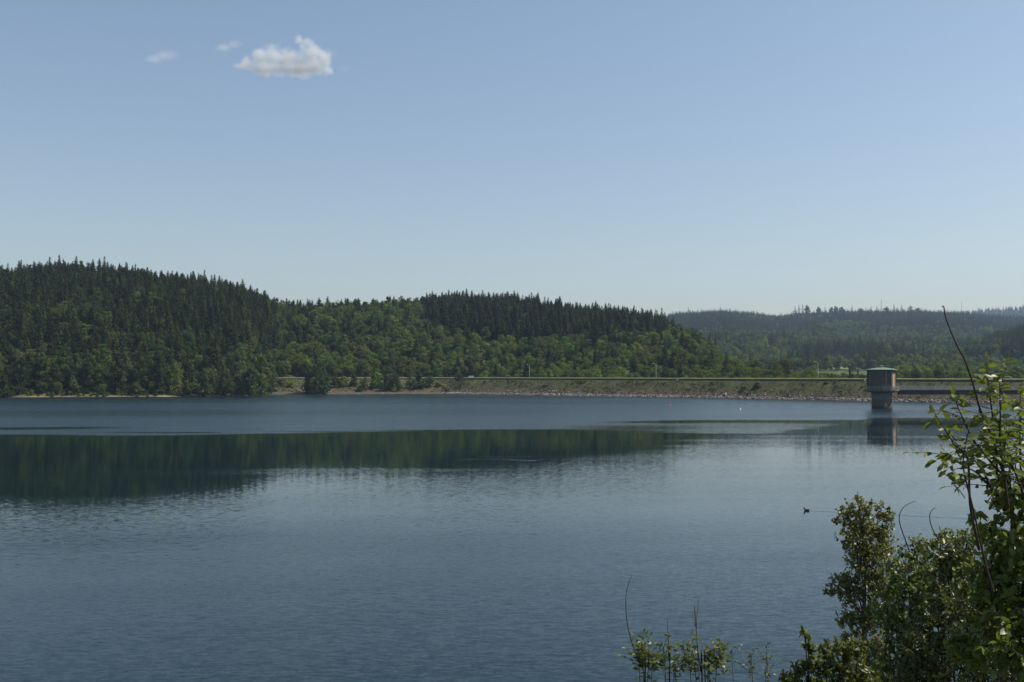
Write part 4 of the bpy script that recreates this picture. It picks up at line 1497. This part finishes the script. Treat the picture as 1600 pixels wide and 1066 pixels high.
M['near_leaf'] = mat_foliage('shrub_leaves', (.108, .138, .034), .1, .02, .42, 5, gloss=.5, tint=(.17, .165, .045))
M['near_leaf_dark'] = mat_foliage('shrub_leaves_dark', (.075, .088, .024), .1, .02, .34, 5, gloss=.5, tint=(.13, .13, .04))
M['birch_leaf'] = mat_foliage('birch_leaves', (.150, .155, .048), .1, .02, .40, 3, gloss=.6, tint=(.20, .175, .07))
M['autumn_leaf'] = mat_foliage('yellowed_leaf', (.34, .20, .04), .1, .02, .4, 5, gloss=.4)


def bank_z(x, y): return float(terrain(np.array([x]), np.array([y]))[0])


class Shrub:
    def __init__(self, name, base_px, d, label, seed, group=None):
        b = ((base_px - 800) / FPX * d, d)
        self.o = np.array([b[0], b[1], bank_z(*b) - .05]); self.r = np.random.default_rng(seed)
        self.root = empty(name, tuple(self.o)); tag(self.root, label, 'shrub', group)
        self.tubes = []; self.LB, self.LD, self.LL = [], [], []
        self.d = d

    def P(self, px, py, dd=0.0): return np.array(at(px, py, self.d + dd)) - self.o

    def stem(self, pts, r0, r1, n=14):
        c = smooth_curve(pts, n)
        self.tubes.append(tube_arrays(c, np.linspace(r0, r1, n), 6))
        return c

    def leaf(self, p, d, L): self.LB.append(p); self.LD.append(d); self.LL.append(L)

    def leafy(self, c, step, L, t0=0.2, hang=.5, out=1.0):
        """alternate leaves along a shoot"""
        r = self.r
        seg = np.linalg.norm(np.diff(c, axis=0), axis=1); s = np.concatenate([[0], np.cumsum(seg)])
        q = s[-1] * t0; k = 0; ph = r.uniform(0, 6.28)
        while q < s[-1]:
            p = np.array([np.interp(q, s, c[:, j]) for j in range(3)])
            a = ph + k * 2.4 + r.normal() * .3
            i = min(len(c) - 2, np.searchsorted(s, q)); t = (c[i + 1] - c[i]); t = t / (np.linalg.norm(t) + 1e-9)
            d = np.array([math.cos(a), math.sin(a), 0]) * out + t * .55 + np.array([0, 0, -hang * r.uniform(.3, 1.3)])
            self.leaf(p, d, L * r.uniform(.6, 1.15)); q += step * r.uniform(.6, 1.4); k += 1
        self.leaf(c[-1], c[-1] - c[-3], L * .8)

    def blob(self, px, py, rpx, twigs, per, L, dd=0.0, squash=1.0, tr=.0016, hang=.6):
        """a bough: short leafy twigs spread through a rounded volume"""
        r = self.r
        R = rpx * (self.d + dd) / FPX
        c0 = self.P(px, py, dd)
        anchor = c0 - np.array([0, 0, R * .9])
        for k in range(twigs):
            d = r.normal(size=3); d /= np.linalg.norm(d)
            rad = R * r.uniform(.25, 1.0) ** .6
            e = c0 + d * rad * np.array([1, 1, squash])
            d2 = d + np.array([0, 0, .5]) + r.normal(size=3) * .35
            d2 /= np.linalg.norm(d2)
            ln = R * r.uniform(.35, .7)
            s0 = e - d2 * ln
            mid = (s0 + e) / 2 + r.normal(size=3) * ln * .12
            c = smooth_curve([s0, mid, e], 6)
            self.tubes.append(tube_arrays(c, np.linspace(tr * 1.6, tr * .5, 6), 4))
            for q in range(per):
                t = r.uniform(.1, 1); i = min(4, int(t * 5)); p = c[i] + (c[i + 1] - c[i]) * (t * 5 - i)
                dv = r.normal(size=3) + d * .4 + np.array([0, 0, -hang])
                self.leaf(p, dv, L * r.uniform(.55, 1.2))
        return c0

    def done(self, leaf_mat, stem_mat, width=.55, odd=None):
        v, f = merge(self.tubes)
        obj('stems', mesh_np('stems', v, f, stem_mat, smooth=True), self.root)
        B, D, L = np.array(self.LB), np.array(self.LD), np.array(self.LL)
        up = self.r.normal(size=B.shape) * .8 + np.array([0, 0, 1.0])
        v, q, t = leaf_blades(B, D, up, L, L * width, self.r)
        mats = [leaf_mat]; mi = None
        if odd:
            mats.append(odd[0])
            pick = (self.r.random(len(B)) < odd[1]).astype(int)
            mi = np.concatenate([pick, pick, pick, pick, pick, pick])
        obj('foliage', mesh_np('foliage', v, [q, t], mats, mi), self.root)


# birch-like sapling
b = Shrub('young_birch', 1352, 12.0, 'slender small-leaved birch sapling standing left of the dark bushes by the water', 201)
base = np.array([0, 0, 0.0])
main = b.stem([base, b.P(1352, 1060), b.P(1350, 960), b.P(1352, 880), b.P(1345, 820), b.P(1340, 768)], .035, .004, 24)
for (x, y, rr, tw, pr, dd) in [(1340, 779, 9, 10, 6, 0), (1331, 797, 20, 30, 9, .1), (1352, 793, 17, 22, 8, -.1), (1378, 796, 15, 20, 8, .1), (1390, 808, 10, 12, 7, 0), (1318, 808, 18, 26, 9, 0), (1345, 820, 27, 60, 10, 0), (1374, 826, 24, 46, 10, .1), (1328, 838, 22, 36, 9, -.1),
                              (1355, 850, 28, 60, 10, 0), (1386, 856, 24, 44, 10, .1), (1338, 872, 26, 44, 9, 0), (1366, 880, 30, 60, 10, 0), (1312, 908, 20, 32, 9, 0), (1297, 920, 11, 14, 8, 0), (1330, 912, 24, 44, 9, .1), (1352, 916, 28, 56, 10, 0), (1382, 914, 30, 60, 10, 0), (1325, 935, 16, 20, 8, 0),
                              (1345, 955, 26, 46, 10, 0), (1322, 968, 16, 24, 9, 0), (1368, 962, 32, 64, 10, 0), (1330, 1000, 22, 34, 9, .1), (1360, 1005, 34, 70, 10, 0), (1340, 1040, 34, 70, 10, 0), (1380, 1045, 34, 70, 10, .1)]:
    c0 = b.blob(x, y, rr * 1.08, int(tw * 1.35), pr + 1, .036, dd, 1.0, .0022)
    i = int(np.argmin(np.abs(main[:, 2] - (c0[2] - .35))))
    b.stem([main[i], (main[i] + c0) / 2 + np.array([0, 0, .08]), c0], .011, .004, 8)
b.done(M['birch_leaf'], M['bark_birch'], .72)

# tall leafy shrub close to the camera on the right
s = Shrub('leafy_shrub', 1575, 5.0, 'tall broad-leaved shrub at the right edge with a long bare leader above', 202)
shoots = [
    ([(1600, 900), (1575, 770), (1557, 705), (1546, 674), (1536, 652)], .0065, .0054, .9, 0),
    ([(1580, 860), (1580, 765), (1552, 727), (1521, 688), (1510, 666), (1497, 637), (1491, 617)], .008, .002, .35, .05),
    ([(1530, 860), (1516, 790), (1512, 716), (1493, 697), (1474, 668), (1460, 645)], .007, .002, .45, -.05),
    ([(1560, 800), (1557, 720), (1552, 660), (1546, 615), (1541, 579)], .007, .002, .3, .1),
    ([(1575, 790), (1563, 694), (1563, 649), (1562, 586)], .007, .002, .3, -.1),
    ([(1598, 800), (1594, 700), (1594, 660), (1594, 618)], .007, .002, .2, .12),
    ([(1620, 800), (1612, 700), (1606, 640), (1610, 590)], .007, .002, .2, 0),
    ([(1552, 925), (1539, 878), (1524, 810), (1508, 745), (1505, 719), (1512, 677)], .0060, .0026, .75, -.2),
    ([(1600, 840), (1560, 780), (1530, 742), (1500, 725), (1478, 706)], .006, .002, .3, .1),
    ([(1570, 800), (1540, 745), (1530, 712), (1534, 690)], .006, .002, .2, .15),
    ([(1610, 800), (1585, 735), (1570, 700), (1584, 660)], .006, .002, .2, -.15),
    ([(1620, 860), (1600, 780), (1586, 720), (1604, 690)], .006, .002, .1, .2),
]
for pts, r0, r1, t0, dd in shoots:
    c = s.stem([s.P(x, y, dd) for x, y in pts], r0, r1, 20)
    s.leafy(c, .030, .066, t0, .5)
    for k in range(7):                      # side twigs
        i = s.r.integers(int(18 * max(.25, t0 * .8)), 19); d = s.r.normal(size=3) * np.array([1, 1, .4]) + np.array([0, 0, .3]); d /= np.linalg.norm(d)
        if t0 > .7 and k > 2: break
        e = smooth_curve([c[i], c[i] + d * .10, c[i] + d * .2 - np.array([0, 0, .02])], 6)
        s.tubes.append(tube_arrays(e, np.linspace(.0025, .001, 6), 4)); s.leafy(e, .032, .060, .25, .4)
for x, y, rr, tw, pr, dd in [(1594, 745, 26, 16, 5, .1), (1568, 775, 30, 16, 5, .2), (1602, 790, 40, 36, 6, 0), (1572, 830, 40, 36, 6, .1), (1610, 850, 46, 60, 7, -.1), (1545, 880, 44, 44, 7, .1), (1590, 910, 54, 80, 7, 0), (1620, 960, 50, 70, 7, -.2), (1540, 940, 46, 56, 7, .2), (1530, 800, 20, 7, 4, .2), (1545, 840, 30, 22, 6, .3), (1515, 905, 34, 30, 6, .4), (1580, 1000, 60, 90, 7, -.2), (1520, 1010, 50, 60, 7, .1)]:
    s.blob(x, y, rr, int(tw * .95), pr, .050, dd, 1.0, .0016)
base_stems = [(1600, 900), (1580, 860), (1552, 925), (1620, 860), (1545, 950), (1610, 980)]
for x, y in base_stems:
    s.stem([np.array([s.r.normal() * .12, s.r.normal() * .12, 0]), s.P((x + 1585) / 2, 1060), s.P(x, y)], .009, .007, 10)
lead = smooth_curve([s.P(x, y) for x, y in [(1536, 652), (1529, 632), (1519.5, 597), (1508, 564), (1497, 543), (1484, 514), (1476.5, 492), (1475, 481), (1473, 478), (1471.5, 481)]], 30)
v, f = tube_arrays(lead, np.concatenate([np.linspace(.0054, .0030, 24), np.linspace(.003, .001, 6)]), 7)
s.done(M['near_leaf'], M['twig'], .56)
obj('bare_leader', mesh_np('bare_leader', v, f, M['twig'], smooth=True), s.root)
loop = smooth_curve([s.P(x, y, -.1) for x, y in [(1508, 779), (1499, 766), (1490, 756), (1487, 742), (1492, 734), (1501, 732)]], 20)
v, f = tube_arrays(loop, np.linspace(.0022, .0012, 20), 5)
obj('curled_twig', mesh_np('curled_twig', v, f, M['twig'], smooth=True), s.root)

# dark bush filling the corner
k_ = Shrub('dense_bush', 1540, 6.2, 'dense dark bush filling the lower right corner under the tall shrub', 203)
for x, y, rr, tw, pr, dd in [(1480, 880, 40, 60, 8, .2), (1500, 862, 34, 44, 8, .1), (1535, 885, 44, 60, 8, .2), (1560, 915, 50, 70, 8, .3), (1505, 950, 50, 70, 8, -.2), (1550, 960, 50, 70, 8, -.2), (1580, 880, 44, 50, 8, .2), (1510, 850, 32, 34, 8, .3), (1520, 920, 55, 90, 8, .2), (1470, 950, 52, 80, 8, .1), (1440, 1000, 52, 80, 8, 0), (1500, 1000, 62, 120, 8, 0), (1565, 990, 62, 120, 8, .1), (1620, 1000, 62, 110, 8, 0), (1530, 1060, 66, 120, 8, -.1), (1460, 1060, 60, 110, 8, -.1), (1600, 1070, 66, 120, 8, -.1), (1420, 1065, 50, 80, 8, 0), (1640, 900, 60, 90, 8, .3), (1590, 930, 50, 70, 8, .4)]:
    c0 = k_.blob(x, y, rr, int(tw * .85), pr, .042, dd, 1.0, .0018)
    k_.stem([np.array([k_.r.normal() * .2, k_.r.normal() * .15, 0]), c0 * np.array([.6, .6, .55]), c0], .014, .005, 10)
k_.done(M['near_leaf_dark'], M['twig'], .46)

# mid bush with mixed leaves between birch and dark bush
m_ = Shrub('mixed_bush', 1430, 8.5, 'mid-green bush with arching bare twigs between birch and dark bush', 204)
for x, y, rr, tw, pr, dd in [(1425, 858, 24, 26, 8, 0), (1400, 880, 26, 34, 8, .2), (1450, 848, 20, 20, 7, .1), (1470, 838, 18, 18, 7, 0), (1492, 842, 20, 20, 7, .2), (1440, 890, 34, 50, 8, 0), (1478, 868, 30, 34, 8, .1), (1410, 925, 36, 60, 8, .1), (1455, 935, 40, 60, 8, 0), (1400, 975, 40, 70, 8, 0), (1430, 1000, 44, 80, 8, -.1), (1395, 1030, 44, 80, 8, 0), (1440, 1060, 50, 80, 8, 0), (1420, 900, 34, 50, 8, -.2), (1460, 905, 36, 50, 8, -.2), (1480, 900, 34, 44, 8, .1), (1425, 950, 40, 60, 8, -.2), (1385, 950, 34, 50, 8, .2)]:
    c0 = m_.blob(x, y, rr, int(tw * .85), pr, .046, dd, 1.0, .002)
    m_.stem([np.array([m_.r.normal() * .2, m_.r.normal() * .15, 0]), c0 * np.array([.6, .6, .55]), c0], .014, .005, 10)
tw1 = smooth_curve([m_.P(x, y) for x, y in [(1424, 870), (1414, 842), (1406, 818), (1406, 803), (1414, 791), (1430, 783)]], 18)
tw2 = smooth_curve([m_.P(x, y) for x, y in [(1474, 852), (1462, 836), (1454, 818), (1453, 803), (1459, 795), (1463, 794)]], 18)
m_.done(M['near_leaf'], M['twig'], .55, (M['autumn_leaf'], .004))
for tw in (tw1, tw2):
    v, f = tube_arrays(tw, np.linspace(.006, .0022, 18), 5)
    obj('arching_twig', mesh_np('arching_twig', v, f, M['twig'], smooth=True), m_.root)

# light bush at the bottom, left of the birch
l_ = Shrub('pale_bush', 1290, 8.0, 'pale yellow-green bush with a pointed top low in front of the birch', 205)
for x, y, rr, tw, pr, dd in [(1258, 991, 9, 9, 6, 0), (1263, 1010, 11, 12, 7, 0), (1270, 1030, 18, 24, 8, 0), (1292, 1018, 18, 24, 8, .1), (1248, 1045, 16, 20, 8, 0), (1232, 1058, 14, 16, 8, 0), (1280, 1055, 26, 44, 8, 0), (1312, 1035, 26, 44, 8, 0), (1335, 1052, 30, 50, 8, .1), (1255, 1075, 26, 40, 8, 0), (1310, 1078, 34, 60, 8, 0), (1370, 1075, 36, 60, 8, 0), (1318, 1008, 20, 26, 8, 0), (1340, 1015, 24, 30, 8, 0)]:
    c0 = l_.blob(x, y, rr, tw, pr, .042, dd, 1.0, .0018)
    l_.stem([np.array([l_.r.normal() * .2, l_.r.normal() * .15, 0]), c0 * np.array([.6, .6, .55]), c0], .012, .004, 10)
l_.done(M['near_leaf'], M['twig'], .6, (M['autumn_leaf'], .006))


def shoots_plant(base_px, d, label, seed, bare, leafy, L):
    s = Shrub('sapling', base_px, d, label, seed, 'thin shoots at the bottom of the photo')
    for pts, r0 in bare:
        c = [s.P(x, y) for x, y in pts]
        s.stem([np.array([s.r.normal() * .08, s.r.normal() * .08, 0])] + c[::-1], r0 * 1.6, r0 * .35, 26)
    for pts in leafy:
        c = [s.P(x, y, s.r.normal() * .05) for x, y in pts]
        cc = s.stem([np.array([s.r.normal() * .08, s.r.normal() * .08, 0])] + c[::-1], .0036, .0012, 26)
        s.leafy(cc, .026, L, .58, .3)
        for k in range(10):
            i = s.r.integers(14, 25); dv = s.r.normal(size=3) * np.array([1, 1, .4]) + np.array([0, 0, .7]); dv /= np.linalg.norm(dv)
            e = smooth_curve([cc[i], cc[i] + dv * .05, cc[i] + dv * .11], 5)
            s.tubes.append(tube_arrays(e, np.linspace(.0018, .0008, 5), 4)); s.leafy(e, .022, L * .9, .2, .3)
    s.done(M['near_leaf'], M['twig'], .5)


shoots_plant(1012, 6.5, 'leafy sapling with a long curved bare shoot at the bottom', 210,
             [([(987.5, 898), (979, 924), (978, 950), (981, 980), (990, 1012), (1002, 1046), (1008, 1066)], .0036)],
             [[(1000, 1012), (1003, 1040), (1006, 1066)], [(1014, 1016), (1014, 1045), (1012, 1066)], [(1028, 1026), (1022, 1050), (1018, 1070)], [(994, 1040), (1000, 1066)]], .048)
shoots_plant(1047, 6.5, 'single straight bare shoot with a few leaves at its foot', 211,
             [([(1042, 966), (1044, 992), (1045, 1030), (1046, 1066)], .0036)],
             [[(1036, 1040), (1040, 1066)], [(1056, 1060), (1052, 1075)]], .042)
shoots_plant(1100, 6.5, 'forked sapling with two straight bare shoots and pale leaf tufts', 212,
             [([(1091.5, 937), (1088, 980), (1090, 1012), (1095, 1050), (1097, 1066)], .0036), ([(1103, 1008), (1102.5, 1040), (1102, 1066)], .003), ([(1081, 960), (1086, 980), (1089, 1004)], .0016)],
             [[(1072, 1026), (1080, 1050), (1088, 1068)], [(1124, 1028), (1116, 1050), (1108, 1068)], [(1108, 1046), (1106, 1066)], [(1128, 1046), (1118, 1066)], [(1068, 1040), (1080, 1066)]], .048)
shoots_plant(1180, 7.0, 'small leaf tips just above the bottom edge before the pale bush', 213, [([(1150, 1050), (1146, 1066)], .002)],
             [[(1172, 1055), (1176, 1070)], [(1200, 1061), (1196, 1074)]], .032)


# ------------------------------------------------------------------ clouds: real volumes high over the hills
def cloud(name, d, lobes, dens, label, nscale, pad=1.25, noise_amp=.85, soft=.95):
    """lobes: (px, py, rx, ry) in photo pixels, turned into metres at distance d"""
    k = d / FPX / CP
    L = []
    for px, py, rx, ry in lobes:
        p = at(px, py, d); L.append((p, rx * k, ry * k))
    c = sum((l[0] for l in L), Vector()) / len(L)
    t = NT(name + '_vapour')
    tc = t.n('ShaderNodeTexCoord')
    n1 = t.noise(tc.outputs['Object'], nscale, 6, .62, .3)
    field = None
    for i, (p, rx, ry) in enumerate(L):
        mp = t.n('ShaderNodeVectorMath', operation='SUBTRACT'); t.l(tc.outputs['Object'], mp.inputs[0]); mp.inputs[1].default_value = tuple(p - c)
        dv = t.n('ShaderNodeVectorMath', operation='DIVIDE'); t.l(mp.outputs[0], dv.inputs[0]); dv.inputs[1].default_value = (rx, max(rx, ry) * .9, ry)
        ln = t.n('ShaderNodeVectorMath', operation='LENGTH'); t.l(dv.outputs[0], ln.inputs[0])
        v = t.math('SUBTRACT', 1.0, ln.outputs['Value'])
        field = v if field is None else t.math('SMOOTH_MAX', field, v, .25)
    val = t.math('ADD', field, t.math('MULTIPLY_ADD', n1.outputs['Fac'], 2.4 * noise_amp, -1.25 * noise_amp))
    mr = t.n('ShaderNodeMapRange', interpolation_type='SMOOTHSTEP'); t.l(val, mr.inputs['Value'])
    mr.inputs['From Min'].default_value = 0.0; mr.inputs['From Max'].default_value = soft
    mr.inputs['To Max'].default_value = dens
    pv = t.n('ShaderNodeVolumePrincipled'); pv.inputs['Color'].default_value = (.97, .97, .97, 1); pv.inputs['Anisotropy'].default_value = .2
    t.l(mr.outputs[0], pv.inputs['Density'])
    t.l(pv.outputs[0], t.out.inputs['Volume'])
    # domain: a box just round the lobes
    lo = Vector([min((l[0] - c)[j] - (l[1], max(l[1], l[2]) * .9, l[2])[j] * pad for l in L) for j in range(3)])
    hi = Vector([max((l[0] - c)[j] + (l[1], max(l[1], l[2]) * .9, l[2])[j] * pad for l in L) for j in range(3)])
    bm = bmesh.new(); add_box(bm, tuple((lo + hi) / 2), tuple(hi - lo))
    o = bm_obj(name, bm, t.m)
    o.location = c
    tag(o, label, 'cloud')
    return o


cloud('cloud', 3600, [(388, 98, 16, 12), (408, 92, 22, 19), (428, 86, 22, 20), (448, 92, 24, 24), (470, 98, 24, 22), (492, 100, 24, 22), (488, 80, 16, 17), (482, 67, 15, 14), (468, 62, 12, 10), (474, 74, 10, 12), (505, 96, 16, 22), (420, 108, 40, 11), (470, 109, 44, 11), (384, 104, 20, 8), (508, 108, 16, 10)], .034,
      'largest white cloud, puffy with a curled top, high at the left', .022)
cloud('cloud', 3600, [(350, 74, 20, 7), (366, 70, 14, 8)], .010, 'small thin wisp of cloud just left of the puffy cloud', .03)
cloud('cloud', 3600, [(256, 88, 24, 9), (240, 92, 20, 8), (265, 86, 16, 9)], .008, 'faint smudge of cloud, leftmost in the sky', .025)
cloud('cloud', 3600, [(540, 108, 16, 8), (524, 84, 10, 9)], .002, 'barely visible shred of vapour right of the puffy cloud', .03)


# ------------------------------------------------------------------ air
HAZE_D = 0.72e-4
t = NT('haze_air')
pv = t.n('ShaderNodeVolumePrincipled')
pv.inputs['Color'].default_value = (.54, .70, 1.0, 1)
pv.inputs['Density'].default_value = HAZE_D
pv.inputs['Anisotropy'].default_value = .25
t.l(pv.outputs[0], t.out.inputs['Volume'])
bm = bmesh.new(); add_box(bm, (0, 0, 245), (11200, 11200, 510))
o = bm_obj('haze', bm, t.m)
tag(o, kind='stuff')

# ------------------------------------------------------------------ light
SUN_EL, SUN_AZ = math.radians(56), math.radians(86)      # azimuth clockwise from +Y: the sun stands to the right
sdir = Vector((math.sin(SUN_AZ) * math.cos(SUN_EL), math.cos(SUN_AZ) * math.cos(SUN_EL), math.sin(SUN_EL)))
L = bpy.data.lights.new('sun', 'SUN'); L.energy = 5.0; L.angle = math.radians(.53); L.color = (1.0, .94, .82)
so = bpy.data.objects.new('sun', L); COL.objects.link(so)
so.rotation_euler = (-sdir).to_track_quat('-Z', 'Y').to_euler(); so.location = (300, 0, 400)

w = bpy.data.worlds.new('World'); scene.world = w; w.use_nodes = True
nt = w.node_tree; nt.nodes.clear()
sky = nt.nodes.new('ShaderNodeTexSky'); sky.sky_type = 'NISHITA'; sky.sun_disc = False
sky.sun_elevation = SUN_EL; sky.sun_rotation = SUN_AZ
sky.altitude = 300; sky.air_density = 1.2; sky.dust_density = 1.9; sky.ozone_density = .4
bg = nt.nodes.new('ShaderNodeBackground'); bg.inputs['Strength'].default_value = .098
ow = nt.nodes.new('ShaderNodeOutputWorld')
nt.links.new(sky.outputs[0], bg.inputs[0]); nt.links.new(bg.outputs[0], ow.inputs[0])

# ------------------------------------------------------------------ camera and render settings
cam = bpy.data.cameras.new('camera'); cam.lens = 35; cam.sensor_width = 36; cam.clip_start = .1; cam.clip_end = 20000
co = bpy.data.objects.new('camera', cam); COL.objects.link(co)
co.location = (0, 0, HC); co.rotation_euler = (math.pi / 2 + PITCH, 0, 0)
scene.camera = co
scene.render.engine = 'CYCLES'
scene.view_settings.view_transform = 'Standard'; scene.view_settings.look = 'None'
scene.view_settings.exposure = 0.32; scene.view_settings.gamma = 1.0
c = scene.cycles
c.max_bounces = 6; c.diffuse_bounces = 2; c.glossy_bounces = 3; c.transmission_bounces = 3; c.transparent_max_bounces = 6; c.volume_bounces = 1
c.use_adaptive_sampling = True; c.adaptive_threshold = .015
c.use_denoising = True
try:
    c.denoiser = 'OPENIMAGEDENOISE'; c.denoising_input_passes = 'RGB_ALBEDO_NORMAL'
except Exception:
    pass
c.sample_clamp_indirect = 6
